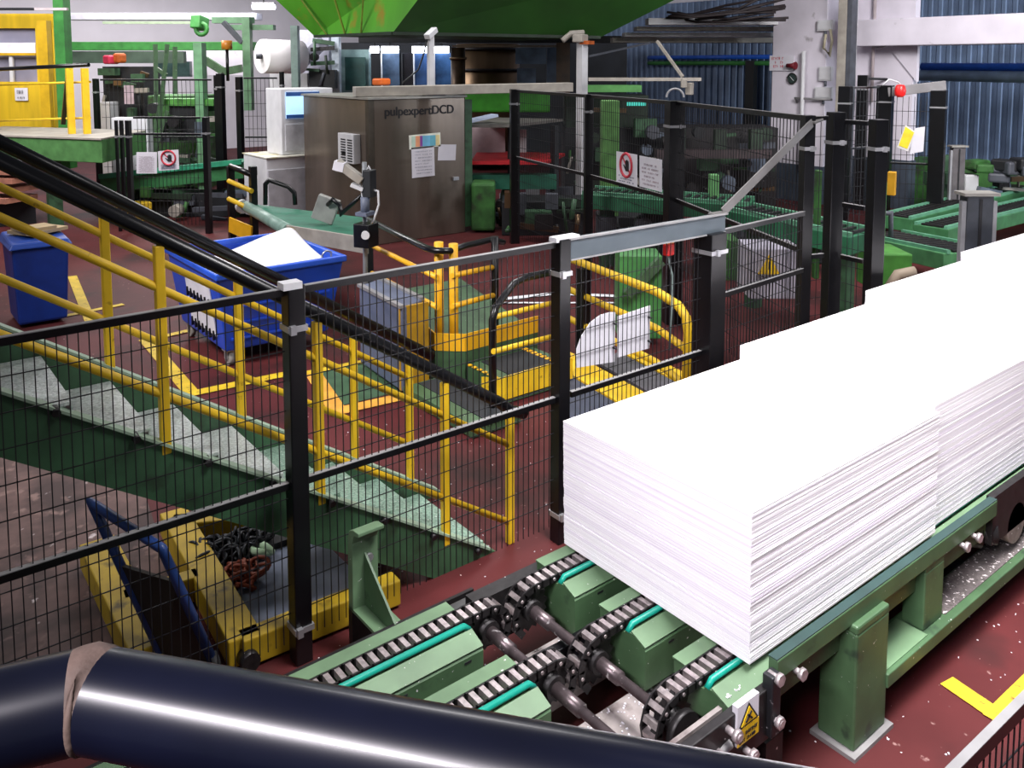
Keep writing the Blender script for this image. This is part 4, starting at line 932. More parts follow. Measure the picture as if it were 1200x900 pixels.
beamx(None, '', -40, 41, 62, 65, BD, .1, None, '').build('window_bar', M('booth_yellow2', '', 0), t)
beamx(None, '', 10, 14, 62, 96, BD + .05, .06, None, '').build('window_bar', lgrey, t)
nb = beamx(None, '', 17, 32, 103, 118, BD - .03, .02, None, '').build('notice', paper, t)
a = at(20, 110, D=BD - .04); m = MB(); q = RGT; scribble(m, a, RGT, (0, 0, 1), .14, .08, 4, 3); scribble(m, a + V((0, 0, -.1)), RGT, (0, 0, 1), .16, .04, 8, 6); m.build('notice_print', ink, nb)
m = beamx(None, '', 61, 73, -10, 200, 17.95, .3, None, ''); struct(m.build('column_green', greenb))
beamx('roof_pipe', 'thin dark pipe crossing above the yellow booth', -20, 62, 9, 12, 18, .08, darkm, 'pipe', 0)
beamx('roof_pipe', 'pale pipe above the booth passing the green column', 40, 78, 9, 12, 17.3, .08, M('pinkish_pipe', '', 0), 'pipe', 0)
beamx('roof_duct', 'pale flat duct running along the top of the left wall', 74, 300, 15, 23, 24, .6, M('duct_pale', 'b4b2bc', .5), 'duct')
beamx('roof_pipe', 'thin mossy pipe under the pale duct on the left wall', 120, 230, 25, 28, 23.6, .1, M('pipe_moss', '8a9a80', .5), 'pipe', 0)
beamx('crane_beam', 'long green beam below the white wall at the upper left', 76, 296, 49, 59, 24, .4, greenb, 'beam')
m = beamx(None, '', 74, 215, 60, 74, 23.4, .2, None, ''); tag(m.build('window_band', M('band_dark', '3a4a3e', .5, var=.4, scale=2)), 'dark band of windows under the long green beam', 'windows')
m = beamx(None, '', 205, 290, 58, 88, 26, .3, None, ''); struct(m.build('wall_infill', concw))
m = beamx(None, '', 182, 222, 72, 90, 25.5, .2, None, ''); tag(m.build('dark_window', M('win_dark', '39504e', .3, var=.3)), 'dark window opening in the white panel', 'window')
t = thing('valve_clamp', 'bright green clamp housing hanging below the pale duct', 'clamp', at(235, 41, D=23))
c = at(234, 27, D=23); m = MB(); m.cbox(c, (.42, .3, .35), .6, 0, .2); m.build('housing', greenb, t, bev=.03)
m = MB(); m.torus(at(236, 34, D=22.9), .15, .06, (-hx, -hy, 0), 16, 8); m.build('ring', greenb, t)
t = thing('gantry_frame', 'pale green steel gantry frame at the upper left beside the white roll', 'frame', at(288, 100, D=22))
G = M('gantry_green', '6f9a74', .5, var=.2)
for r_ in ((248, 295, 20, 27), (270, 320, 29, 35)): beamx(None, '', *r_, 22, .25, None, '').build('beam', G, t)
beamx(None, '', 283, 292, 20, 130, 21.8, .25, None, '').build('post', G, t); beamx(None, '', 340, 348, 30, 130, 21.4, .25, None, '').build('post', M('gantry_grey', '7f958e', .5), t)
m = MB(); m.bar(at(262, 26, D=21.9), at(284, 50, D=21.9), .12, .12); m.build('brace', dgrey, t)
m = MB(); m.bar(at(240, 70, D=22.5), at(262, 84, D=22.5), .12, .2); m.bar(at(262, 84, D=22.5), at(284, 80, D=22.5), .12, .2); m.build('brace', green, t)
t = thing('warning_beacon', 'amber warning beacon on a thin black post beside the gantry', 'beacon', at(266, 90, D=21))
m = MB(); a = at(266, 58, D=21); m.cyl((a.x, a.y, at(266, 95, D=21).z), a, .04, 8); m.build('post', black, t)
m = MB(); m.cyl(a, a + V((0, 0, .22)), .13, 12); m.build('lamp', M('amber', 'c07a28', .4), t)
# white roll
ra = at(314, 66, D=23.2); rb = ra + V((.9, 1.1, 0)); sx = RGT
t = thing('paper_roll', 'large white paper roll held in the machine at the upper left', 'roll', ra - V((0, 0, .5)))
m = MB(); m.tube([at(307, 66, D=23), at(352, 67, D=23.8)], .46, 28); m.build('roll_body', M('roll_white', 'f4eef0', .6, var=.03), t)
m = MB(); m.cyl(at(300, 66, D=22.95), at(307, 66, D=23), .07, 12); m.build('core', dgrey, t)
t = thing('winding_machine', 'pale grey roll winding machine with dark slots behind the computer terminal', 'machine', at(340, 120, D=25))
beamx(None, '', 348, 385, 35, 205, 25, .8, None, '').build('frame_plate', M('winder_white', 'c4c4d2', .5, var=.15), t)
m = MB(); m.bar(at(352, 75, D=24.6), at(380, 48, D=24.6), .3, .35); m.build('arm', M('winder_arm', '8e8e9c', .4, metal=.4), t)
m = MB(); m.cyl(at(357, 66, D=24.4), at(357, 66, D=24.8), .16, 14); m.build('hub', dgrey, t)
beamx(None, '', 362, 392, 82, 104, 24.2, .6, None, '').build('motor_block', darkm, t)
beamx(None, '', 316, 360, 86, 104, 24.4, .4, None, '').build('base', lgrey, t)
beamx('white_post', 'white square post behind the steel cabinet left of the lamps', 388, 397, 38, 205, 24.5, .3, M('post_white', 'c8d4e0', .5), 'post')
m = beamx(None, '', 399, 432, 58, 205, 25.8, .4, None, ''); tag(m.build('machine_housing', M('pale_teal_housing', '93b4b4', .5, var=.2)), 'pale teal machine housing behind the white post', 'machine')
m = beamx(None, '', 404, 428, 67, 106, 25.6, .1, None, ''); tag(m.build('inspection_window', M('teal_dark_window', '2c5450', .3, var=.4, scale=2)), 'dark teal window in the pale machine housing', 'window')
# mesh fences on the left
t = thing('safety_fence', 'short mesh fence with two warning signs below the raised platform', 'fence', at(190, 275, D=LD))
FA = at(136, 141, D=LD + .2); FB = at(150, 141, D=LD + .1); FC = at(241, 137, D=LD); 
for p, w in ((FA, .05), (at(142, 141, D=LD + .4), .06), (FB, .085), (FC, .1)): fence_post(t, p.x, p.y, w, p.z, (p.z - .3,), .6)
s0, s1 = seg(FB, FC); fence_panel(t, s0, s1, .15, FC.z - .02, (FC.z - .02, FC.z - .32), sv=.07, sh=.2, r=.004)
def lf(px, py): return onfence(px, py, FB, FC) - dpl * .04
sign_board('prohibition_sign', 'no-touching sign with an oval red ring on the left short fence', 'sign', lf(186, 177), lf(210, 175), lf(187, 200), None, True, 2, 21)
sign_board('notice_board', 'pale square notice left of the oval-ring sign on the short fence', 'notice', lf(161, 178), lf(185, 178), lf(161, 203), None, False, 5, 22)
t = thing('safety_fence', 'long dark mesh fence far back between the green press and the computer terminal', 'fence', at(270, 240, D=19))
E0, E1, E2, E3, E4 = at(112, 92, D=18.6), at(253, 88, D=18.6), at(258, 86, D=18.6), at(280, 90, D=18.6), at(330, 84, D=18.6)
for p, w in ((E0, .1), (E1, .08), (E2, .14), (E3, .12), (E4, .08)): fence_post(t, p.x, p.y, w, p.z, (p.z - .3,), .6)
for a, b in ((E0, E1), (E3, E4)):
    s0, s1 = seg(a, b); fence_panel(t, s0, s1, .3, a.z - .03, (a.z - .03, 1.5), sv=.09, sh=.25, r=.0045)
# ================================================================ BACK LEFT MACHINES
t = thing('press_machine', 'mossy green press frame with a ladder arm behind the short fence', 'machine', at(210, 250, D=19.8))
beamx(None, '', 172, 235, 112, 230, 20.8, 1.2, None, '').build('body', moss, t, bev=.03)
beamx(None, '', 186, 250, 116, 124, 19.6, .6, None, '').build('beam', M('press_green', '4c8f3a', .5, var=.3), t)
beamx(None, '', 226, 236, 50, 240, 19.4, .3, None, '').build('post', M('press_pale', '6b9c72', .5, var=.2), t)
beamx(None, '', 198, 228, 122, 165, 19.7, .4, None, '').build('cavity', darkm, t)
m = MB()
for (a, b) in (((182, 52), (183, 120)), ((196, 52), (186, 150)), ((205, 55), (205, 110)), ((183, 80), (195, 88)), ((188, 120), (176, 172)), ((196, 130), (182, 176))): m.bar(at(*a, D=19.4), at(*b, D=19.4), .08, .08)
m.build('ladder_arm', green, t)
t = thing('dark_cabinet', 'black machine cabinet with a pale notice, left of the green press', 'machine', at(150, 230, D=21))
beamx(None, '', 120, 168, 78, 250, 21.6, 1.0, None, '').build('body', darkm, t)
beamx(None, '', 145, 156, 100, 122, 20.9, .03, None, '').build('notice', M('pinkish_paper', 'c4b0bc', .7), t)
beamx(None, '', 116, 128, 120, 250, 20.8, .5, None, '').build('side_panel', lgrey, t)
t = thing('pulp_bale', 'white bale of pulp standing behind the short fence', 'bale', at(150, 200, D=17.5))
beamx(None, '', 130, 172, 138, 225, 18.15, .3, None, '').build('bale', paper, t, bev=.02)
t = thing('red_toolbox', 'small red and rusty object on top of the black cabinet', 'box', at(132, 76, D=21.2))
c = at(130, 70, D=21.3); m = MB(); m.cbox(c, (.3, .25, .22), .4); m.build('box', M('pinkish_red', 'c83050', .5), t, bev=.04)
m = MB(); m.cbox(c + RGT * .22 + V((0, 0, .04)), (.25, .25, .25), .4); m.build('rusty_part', M('rust_orange', '', 0), t, bev=.06)
t = thing('roller_conveyor', 'long green roller conveyor crossing behind the left short fence', 'conveyor', at(240, 240, D=17))
m = MB(); a = at(130, 214, D=17.6); b = at(292, 197, D=17.6); m.bar(a, b, .9, .3); m.build('side_frame', M('conveyor_green', '2f6a3e', .5, var=.3), t)
m = MB(); m.bar(a + V((0, 0, .16)), b + V((0, 0, .16)), .9, .03); m.bar(a + V((0, 0, .19)) - dpl * .5, b + V((0, 0, .19)) - dpl * .5, .04, .1); m.build('top_rail', M('conveyor_teal', '2f8a68', .4, var=.3), t)
for px in (215, 280, 160):
    q = at(px, 230, D=17.5); m = MB(); m.box(q.x - .25, q.x + .25, q.y - .2, q.y + .2, 0, a.z - .1); m.build('leg', greend, t)
t = thing('pallet_stack', 'stacked reddish timber frames under the raised platform', 'pallets', at(10, 215, D=16.5))
for i, y in enumerate((198, 208, 219, 231)):
    q0 = at(-15, y, D=16.6); q1 = at(35 - i * 3, y + 2, D=16.3); m = MB(); m.bar(q0, q1, .7, .1); m.build('timber_frame', M('timber_red', 'a8705c', .8, var=.3), t)
m = MB(); q0 = at(2, 200, D=16.5); m.box(q0.x - .3, q0.x + .5, q0.y - .3, q0.y + .3, 0, at(2, 236, D=16.5).z); m.build('base', darkm, t)
m = beamx(None, '', 104, 118, 265, 290, 13.5, .4, None, ''); 
t = thing('yellow_block', 'small yellow block on the floor behind the stair handrail', 'block', at(165, 245, D=16.3))
a = at(165, 242, D=17.0); m = MB(); m.box(a.x - .16, a.x + .16, a.y - .2, a.y + .2, 0, a.z + .1); m.build('block', yellow, t, bev=.02)
m = MB(); m.box(a.x - .5, a.x - .18, a.y - .2, a.y + .2, 0, .3); m.build('foot', yellow, t, bev=.02)
# ================================================================ HOPPER, LAMPS, TANKS
hz0, hz1 = 3.69, 5.6
def hp(px, D, z): q = at(px, 200, D=D); return V((q.x, q.y, z))
A0, B0, C0_, D0 = hp(372, 18.6, hz0), hp(462, 16.6, hz0), hp(702, 17.6, hz0 - .05), hp(610, 22, hz0)
A1, B1, C1_, D1 = hp(262, 18.2, hz1), hp(560, 15.4, hz1), hp(930, 17.2, hz1), hp(640, 24, hz1)
t = thing('green_hopper', 'huge green sheet metal hopper hanging from above behind the steel cabinet', 'hopper', (A0 + C0_) / 2)
m = MB(); m.cm = 0; m.add([A0, B0, B1, A1], [(0, 1, 2, 3)]); m.cm = 1; m.add([B0, C0_, C1_, B1, D0, A0, A1, D1], [(0, 1, 2, 3), (1, 4, 7, 2), (4, 5, 6, 7), (0, 5, 4, 1), (3, 2, 7, 6)]); m.build('shell', [hop_lit, M('hopper_green_deep', '1c4a10', .6, var=.2, scale=1.5)], t)  # one face coloured as lit, the others coloured as shaded
m = MB()
for f in (.18, .42, .62): 
    p = A0 * (1 - f) + B0 * f; q = A1 * (1 - f) + B1 * f; m.bar(p, q, .03, .03)
m.build('stiffener', M('stiffener_olive', '6a7a24', .6, var=.3), t)
m = MB(); 
for p, q in ((A0, B0), (B0, C0_)): m.bar(p, q, .06, .06)
m.build('bottom_edge', darkg, t)
def lamp(px0, px1, py, D, lab, h=8):
    a = at(px0, py, D=D); b = at(px1, py, D=D); t = thing('fluorescent_lamp', lab, 'lamp', (a + b) / 2, 'fluorescent lamps in the far hall')
    m = MB(); m.bar(a + V((0, 0, .09)), b + V((0, 0, .09)), .14, .06); m.build('housing', lgrey, t); m = MB(); m.tube([a, b], h * D / 2000, 8); m.build('lit_tube', tube_l, t)
    m = MB(); c = (a + b) / 2; m.tube([c + V((0, 0, .1)), V((c.x, c.y, 7))], .02, 6); m.build('hanger', darkst, t)
lamp(434, 444, 58, 27, 'short lit fluorescent lamp, left end of the row behind the cabinet'); lamp(447, 467, 58, 27, 'lit fluorescent lamp, second from the left in the row behind the cabinet')
lamp(483, 503, 58, 27, 'lit fluorescent lamp left of the slim camera pole'); lamp(508, 526, 58, 27, 'lit fluorescent lamp right of the slim camera pole')
lamp(452, 466, 38, 25, 'small lit lamp just under the hopper edge'); lamp(296, 322, 8, 24, 'lit lamp at the top left of the green hopper', 6)
t = thing('steel_tank', 'brown steel tank with bands behind the cable duct', 'tank', at(567, 110, D=25))
m = MB(); a = at(572, 100, D=25.5); m.cyl((a.x, a.y, .2), (a.x, a.y, at(572, 52, D=25.5).z), .95, 28); m.build('shell', brownst, t)
for y in (58, 82):
    z = at(572, y, D=25.5).z; m = MB(); m.torus((a.x, a.y, z), .96, .05, (0, 0, 1), 28, 6); m.build('band', darkst, t)
t = thing('steel_tank', 'narrow dark steel tank left of the brown one', 'tank', at(538, 110, D=26))
m = MB(); a = at(537, 100, D=23.9); m.cyl((a.x, a.y, 0), (a.x, a.y, at(539, 56, D=23.9).z), .2, 20); m.build('shell', M('tank_dark', '4a3a2c', .4, metal=.6, var=.3), t)
m = MB(); m.cyl((a.x, a.y, at(539, 70, D=23.9).z), (a.x, a.y, at(539, 67, D=23.9).z), .24, 20); m.build('collar', brownst, t)
for i, (x0, x1, hx_, lab) in enumerate(((446, 468, '4a5c74', 'blue-grey glazed machine cover under the second lamp'), (484, 502, '34507c', 'deep blue machine cover under the lamp left of the camera pole'), (508, 528, '3a5c88', 'blue machine cover with bright wire loops right of the camera pole'), (470, 483, '1c1a20', 'black machine column between the lit covers'))):
    t = thing('machine_cover', lab, 'machine cover', at((x0 + x1) / 2, 110, D=27.5))
    beamx(None, '', x0, x1, 62, 115, 27.5, .5, None, '').build('panel', M('cover_%d' % i, hx_, .25, metal=.3, var=.5, scale=2.5), t)
    beamx(None, '', x0, x0 + 1.5, 62, 115, 27.4, .1, None, '').build('edge_strip', lgrey if i < 3 else darkm, t)
beamx('roof_beam', 'dark beam under the hopper carrying thin pipes', 420, 770, 42, 50, 23.5, .4, darkm, 'beam')
beamx('roof_pipe', 'thin rusty pipe across the far wall under the dark beam', 530, 660, 53, 55, 23, .06, M('pipe_rust', '7a6656', .5), 'pipe', 0)
for i, (x0, x1, y0, y1, c_) in enumerate(((604, 640, 56, 75, '5c6c84'), (606, 628, 80, 100, '54627a'), (641, 652, 56, 110, '3c4c64'), (652, 668, 50, 110, '4a3420'))):
    m = beamx(None, '', x0, x1, y0, y1, 22.6 + i * .1, .2, None, '')
    tag(m.build('wall_panel', M('wpanel_%d' % i, c_, .4, var=.4, scale=3)), ('upper blue-grey panel left of the rusty camera pole', 'lower blue-grey panel left of the rusty camera pole', 'narrow slate panel next to the brown strip', 'brown streaked strip beside the rusty camera pole')[i], 'panel')
m = beamx(None, '', 400, 735, 50, 210, 29.5, .5, None, ''); tag(m.build('dark_partition', M('dark_partition', '1a1d24', .7, var=.5, scale=1.5)), 'dark partition wall behind the machines in the middle distance', 'partition')
# ================================================================ MACHINES BEHIND THE TALL FENCE
t = thing('feed_table', 'red topped table with a slatted white box and a dark canopy behind the tall fence', 'table', at(600, 260, D=16.5))
m = MB(); q = [at(552, 192, D=16), at(640, 196, D=16), at(662, 184, D=17.5), at(560, 178, D=18)]; m.prism([V((p.x, p.y, 1.22)) for p in q], (0, 0, .06)); m.build('top', redt, t)
beamx(None, '', 548, 592, 150, 186, 17.6, .1, None, '').build('slatted_panel', M('slats_pink', 'b8a4a8', .7, var=.15), t)
beamx(None, '', 608, 617, 152, 182, 17.6, .1, None, '').build('post', lgrey, t)
m = MB(); q = [at(543, 146, D=15.8), at(600, 154, D=15.8), at(660, 142, D=17.5), at(570, 136, D=18)]; zc2 = at(560, 147, D=16.3).z; m.prism([V((p.x, p.y, zc2)) for p in q], (0, 0, .05)); m.build('canopy', M('canopy_grey', '6c6864', .5, var=.3), t)
m = MB(); a = at(549, 142, D=16.1); b = at(580, 135, D=16.4); m.bar(a, b, .25, .05); m.build('lit_cover', M('pale_plate', 'b8c4dc', .3), t)  # pale blue-grey cover plate
for px in (548, 600, 650):
    q = at(px, 200, D=16.4); m = MB(); m.box(q.x - .06, q.x + .06, q.y - .06, q.y + .06, 0, zc2); m.build('leg', darkm, t)
beamx(None, '', 548, 652, 205, 222, 16.2, .3, None, '').build('lower_beam', M('beam_teal_green', '24604c', .5, var=.3), t)
m = beamx(None, '', 545, 645, 102, 132, 19, .8, None, ''); tag(m.build('green_hood', M('hood_green', '3f9a2a', .5, var=.2), bev=.05), 'bright green machine hood under the cable duct behind the tall fence', 'hood')
m = beamx(None, '', 552, 580, 215, 272, 15.6, .6, None, ''); tag(m.build('green_machine', moss, bev=.05), 'mossy green machine body at the right foot of the steel cabinet', 'machine')
beamx('green_column', 'pale green machine column behind the red-ring sign', 706, 726, 118, 290, 13.5, .3, M('col_green', '5c8a4c', .5, var=.3), 'column')
t = thing('press_block', 'massive dark machine block filling the space behind the tall fence', 'machine', at(700, 240, D=18))
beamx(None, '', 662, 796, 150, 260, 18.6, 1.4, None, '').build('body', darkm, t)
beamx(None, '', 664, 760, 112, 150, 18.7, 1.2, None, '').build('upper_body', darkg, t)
beamx(None, '', 684, 752, 100, 108, 17.6, .6, None, '').build('green_lid', M('lid_green', '5a9a52', .5, var=.2), t)
beamx(None, '', 735, 757, 120, 124, 17.2, .1, None, '').build('indicator_strip', M('strip_teal', '3fb4a4', .4, emit=.5), t)
beamx(None, '', 640, 672, 220, 240, 17.9, .2, None, '').build('panel', dgrey, t)
beamx(None, '', 616, 632, 222, 262, 17.9, .2, None, '').build('white_panel', M('panel_grey_l', '7d7d80', .5, var=.3), t)
beamx('cross_rail', 'thin grey rail high behind the tall fence right of the camera pole', 690, 822, 91, 95, 16.5, .1, beige, 'rail', 0)
m = MB(); m.bar(at(770, 48, D=17), at(800, 90, D=16.6), .05, .05); tag(m.build('diagonal_strut', beige), 'thin diagonal strut in front of the corrugated wall', 'strut')
m = MB(); m.bar(at(690, 66, D=17.5), at(762, 50, D=19), .04, .04); tag(m.build('tie_rod', dgrey), 'thin tie rod rising right from the rusty camera pole', 'rod')
a = at(808, 104, D=15.5); m = MB(); m.cbox(a, (.14, .12, .22), .4); m.cbox(a + V((-.1, .05, .1)), (.16, .1, .16), .8); tag(m.build('lamp_head', beige, bev=.01), 'small beige lamp head hanging before the corrugated wall', 'lamp')
# green conveyors behind the tall fence
def farconv(name, lab, a, b, w, mat, zl=True, step_=None):
    t = thing(name, lab, 'conveyor', V((a.x, a.y, 0)))
    m = MB(); m.bar(a, b, w, .22); m.build('frame', mat, t, bev=.01)
    d = (b - a).normalized(); s = V((d.y, -d.x, 0))
    m = MB()
    for k in (-1, 1): m.bar(a + s * k * w * .42 + V((0, 0, .13)), b + s * k * w * .42 + V((0, 0, .13)), .05, .05)
    m.build('edge_rail', M('rail_mint', '5c9476', .45, var=.2), t)
    m = MB(); n = int((b - a).length / .12)
    for i in range(n): 
        p = a + (b - a) * ((i + .5) / n) + V((0, 0, .125)); m.bar(p - s * w * .3, p + s * w * .3, .05, .03)
    m.build('chain_bars', darkst, t)
    for f in (.12, .88):
        p = a + (b - a) * f; m = MB(); m.box(p.x - .08, p.x + .08, p.y - .08, p.y + .08, 0, a.z - .1); m.build('leg', greend, t)
    return t
T1 = M('far_teal_green', '276a48', .5, var=.3)
farconv('chain_conveyor', 'teal green conveyor behind the tall fence, left of the brace bar', at(690, 232, D=13.2), at(880, 246, D=12.2), .7, T1)
farconv('chain_conveyor', 'lower teal conveyor right of the brace, behind the mesh side panel', at(870, 254, D=11.0), at(1010, 285, D=9.8), .6, T1)
farconv('chain_conveyor', 'green conveyor running to the right edge, farther of the two', at(1050, 262, D=14.2), at(1260, 208, D=19), .55, M('far_green', '386e44', .5, var=.25))
farconv('chain_conveyor', 'green conveyor running to the right edge, nearer of the two', at(1090, 274, D=13.2), at(1260, 232, D=16.5), .55, M('far_green', '', 0))
farconv('cross_conveyor', 'low light green cross conveyor seen left of the grey light column', at(1032, 282, D=13), at(1140, 305, D=11.2), .9, M('far_green2', '467c50', .5, var=.25))
beamx('green_bracket', 'pale green upright bracket on the teal conveyor behind the tall fence', 833, 843, 205, 232, 12.6, .15, M('bracket_pale', '6aa468', .5), 'bracket')
beamx('green_upright', 'tall green upright just right of the short thick post fence', 1031, 1040, 213, 330, 10.5, .12, M('upright_green', '5aa05a', .5), 'post')
a = at(1045, 215, D=11.5); m = MB(); m.cbox(a, (.1, .1, .32), .3); tag(m.build('yellow_sensor', M('sensor_amber', 'd8a020', .5), bev=.01), 'small yellow sensor beside the green upright', 'sensor')
beamx('green_upright', 'thin mossy upright glimpsed between the two tall fence posts', 958, 964, 200, 330, 10, .1, moss, 'post')
t = thing('machine_box', 'green machine box half hidden by the white stack behind the upright', 'machine', at(1045, 330, D=10))
beamx(None, '', 1028, 1070, 298, 345, 10, .6, None, '').build('body', M('box_green', '4a8a3a', .5, var=.3), t, bev=.02)
m = MB(); m.tube([at(1040, 340, D=9.7), at(1052, 322, D=9.7), at(1072, 318, D=9.7)], .06, 10); m.build('hose', M('hose_beige', '9a8a78', .6), t)
m = MB(); c = at(1052, 250, D=13); m.tube([at(1032, 250, D=12.4), at(1044, 250, D=12.4), at(1044, 295, D=12.4)], .035, 8); tag(m.build('pipe_stand', dgrey), 'bent grey pipe standing by the cross conveyor', 'pipe')
t = thing('drive_cabinet', 'pale machine box with a yellow warning triangle behind the side mesh panel', 'cabinet', at(908, 330, D=8.6))
beamx(None, '', 880, 942, 292, 352, 8.6, .5, None, '').build('body', M('pale_lilac', 'b4b0be', .5, var=.15), t, bev=.01)
m = MB(); c = at(901, 312, D=8.57); u_ = RGT; vz = V((0, 0, 1)); m.prism([c - u_ * .11 - vz * .08, c + u_ * .11 - vz * .08, c + vz * .12], -dpl * .008); w_ = m.build('warning_triangle', inky, t)
m = MB(); c = c - dpl * .01; m.bar(c - vz * .03, c + vz * .05, .02, .008); m.build('triangle_symbol', ink, w_)
beamx('green_machine', 'green machine base behind the gate post', 726, 776, 300, 400, 9.3, .4, M('base_green', '3f7a3f', .5, var=.35), 'machine')
m = MB(); m.bar(at(735, 345, D=9.22), at(775, 305, D=9.22), .08, .1); tag(m.build('diagonal_brace', green), 'green diagonal brace on the machine base behind the gate', 'brace')
beamx('green_machine', 'mossy machine foot between the gate post and the pale box', 846, 868, 282, 330, 9.6, .4, moss, 'machine')
t = thing('dark_machine', 'low dark machinery in the shade below the corrugated wall', 'machine', at(830, 230, D=17))
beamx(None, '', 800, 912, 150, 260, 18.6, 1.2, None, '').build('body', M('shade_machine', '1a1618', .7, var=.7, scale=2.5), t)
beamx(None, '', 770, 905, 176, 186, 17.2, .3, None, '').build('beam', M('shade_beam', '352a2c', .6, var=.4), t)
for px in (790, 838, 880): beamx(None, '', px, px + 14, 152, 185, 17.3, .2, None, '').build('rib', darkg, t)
# right fence with red lamp
t = thing('safety_fence', 'far black mesh gate with a red lamp and a yellow note at the right', 'fence', at(1070, 245, D=16))
Q0, Q1, Q2, Q3 = at(991, 101, D=15), at(1012, 88, D=18), at(1038, 100, D=15.5), at(1101, 106, D=15.2)
for p, w in ((Q0, .2), (Q1, .2), (Q2, .26), (Q3, .25)): fence_post(t, p.x, p.y, w, p.z, (p.z - .3,), .3)
s0, s1 = seg(Q0, Q2); fence_panel(t, s0, s1, .4, Q0.z - .03, (Q0.z - .03, 1.6), sv=.09, sh=.25, r=.0045)
s0, s1 = seg(Q2, Q3); fence_panel(t, s0, s1, .4, Q2.z - .2, (1.3,), sv=.09, sh=.25, r=.0045)
m = MB(); m.bar(at(1040, 108, D=15.4), at(1108, 100, D=15.2), .1, .17); m.build('header_beam', M('gate_header', '7c7a7c', .5), t, bev=.01)
m = MB(); m.tube([at(1012, 92, D=18), at(1075, 94, D=19)], .03, 6); m.build('rail', darkm, t)
a = at(1055, 106, D=15.1); t = thing('red_lamp', 'round red lamp hanging from the far gate header', 'lamp', a - V((0, 0, .12)))
m = MB(); m.tube([a + V((0, 0, .1)), a + V((0, 0, .07)), a, a - V((0, 0, .08)), a - V((0, 0, .12))], [.06, .08, .095, .085, .04], 14); m.build('lens', M('lamp_red', 'e02828', .35, emit=.25), t)
m = MB(); m.tube([at(1034, 100, D=15.1), at(1042, 93, D=15.1), at(1052, 96, D=15.1), a + V((0, 0, .1))], .015, 6); m.build('cable', lgrey, t)
def rf(px, py): return onfence(px, py, Q2, Q3) - dpl * .06
m = MB(); m.prism([rf(1049, 172), rf(1059, 146), rf(1071, 154), rf(1062, 177)], -dpl * .01); nt_ = tag(m.build('yellow_note', M('note_rim', 'd8d4d0', .6)), 'yellow note tilted on the far gate mesh', 'note')
m = MB(); m.prism([rf(1051, 170) - dpl * .012, rf(1059, 148) - dpl * .012, rf(1069, 155) - dpl * .012, rf(1061, 174) - dpl * .012], -dpl * .004); m.build('note_face', M('note_yellow', 'e8d22a', .6), nt_)
m = MB(); m.prism([rf(1064, 180), rf(1070, 150), rf(1082, 148), rf(1080, 177)], -dpl * .004); tag(m.build('white_note', paper), 'white sheet behind the yellow note on the far gate mesh', 'note')
# light barrier columns
def column_post(lab, px0, px1, y0, D, strip, y1, mat):
    a = at(px0, y0, D=D); b = at(px1, y0, D=D); c = (a + b) / 2; w = (b - a).length
    t = thing('light_barrier', lab, 'light barrier', (c.x, c.y, 0)); rz = YAW - math.pi / 2
    m = MB(); m.cbox((c.x, c.y, a.z / 2), (w * .86, w * .5, a.z), rz); m.build('column', mat, t, bev=.01)
    m = MB(); m.cbox((c.x, c.y, a.z + .012), (w * 1.16, w * .7, .03), rz); m.build('cap', M('cap_grey', '8d8a84', .5), t)
    for k in strip:
        e = c + RGT * (w * .5 * k) - dpl * w * .1; m = MB(); m.cbox((e.x, e.y, a.z / 2 - .03), (.045, .06, a.z - .06), rz); m.build('light_strip', M('strip_grey', '8e8e92', .4), t)
    m = MB(); e = c - dpl * (w * .26); m.cbox((e.x, e.y, a.z / 2), (w * .1, .01, a.z * .96), rz); m.build('groove', ink, t)
column_post('dark grey light barrier column with two pale strips beside the stacks', 1127, 1163, 228, 8.6, (-1, 1), 300, M('barrier_dark', '383c44', .5, var=.3))
column_post('farther brown-grey light barrier column in front of the corrugated wall', 1114, 1131, 172, 15.6, (-1,), 245, M('barrier_brown', '5a5658', .45, var=.3))
# mossy machines below the corrugated wall, right
t = thing('green_machine', 'mossy green machine bed in front of the corrugated wall at the right edge', 'machine', at(1160, 240, D=18.5))
a = at(1060, 183, D=19.8); b = at(1260, 196, D=17.2); m = MB(); m.bar(V((a.x, a.y, a.z / 2 - .05)), V((b.x, b.y, a.z / 2 - .05)), 1.6, a.z); m.build('bed', moss, t, bev=.04)
rg = random.Random(4)
for i in range(9):
    p = at(1135 + i * 9, 196 + rg.uniform(-4, 16), D=16.6 - .1 * i); m = MB(); m.cbox(p, (.3 + rg.random() * .3, .3, .14 + rg.random() * .12), rg.random() * 3); m.build('casting', rg.choice([moss, darkm, dgrey, M('press_green', '', 0)]), t, bev=.04)
m = beamx(None, '', 1132, 1148, 205, 226, 16.4, .3, None, ''); tag(m.build('white_bucket', lgrey, bev=.03), 'pale container on the floor behind the light barrier columns', 'container')

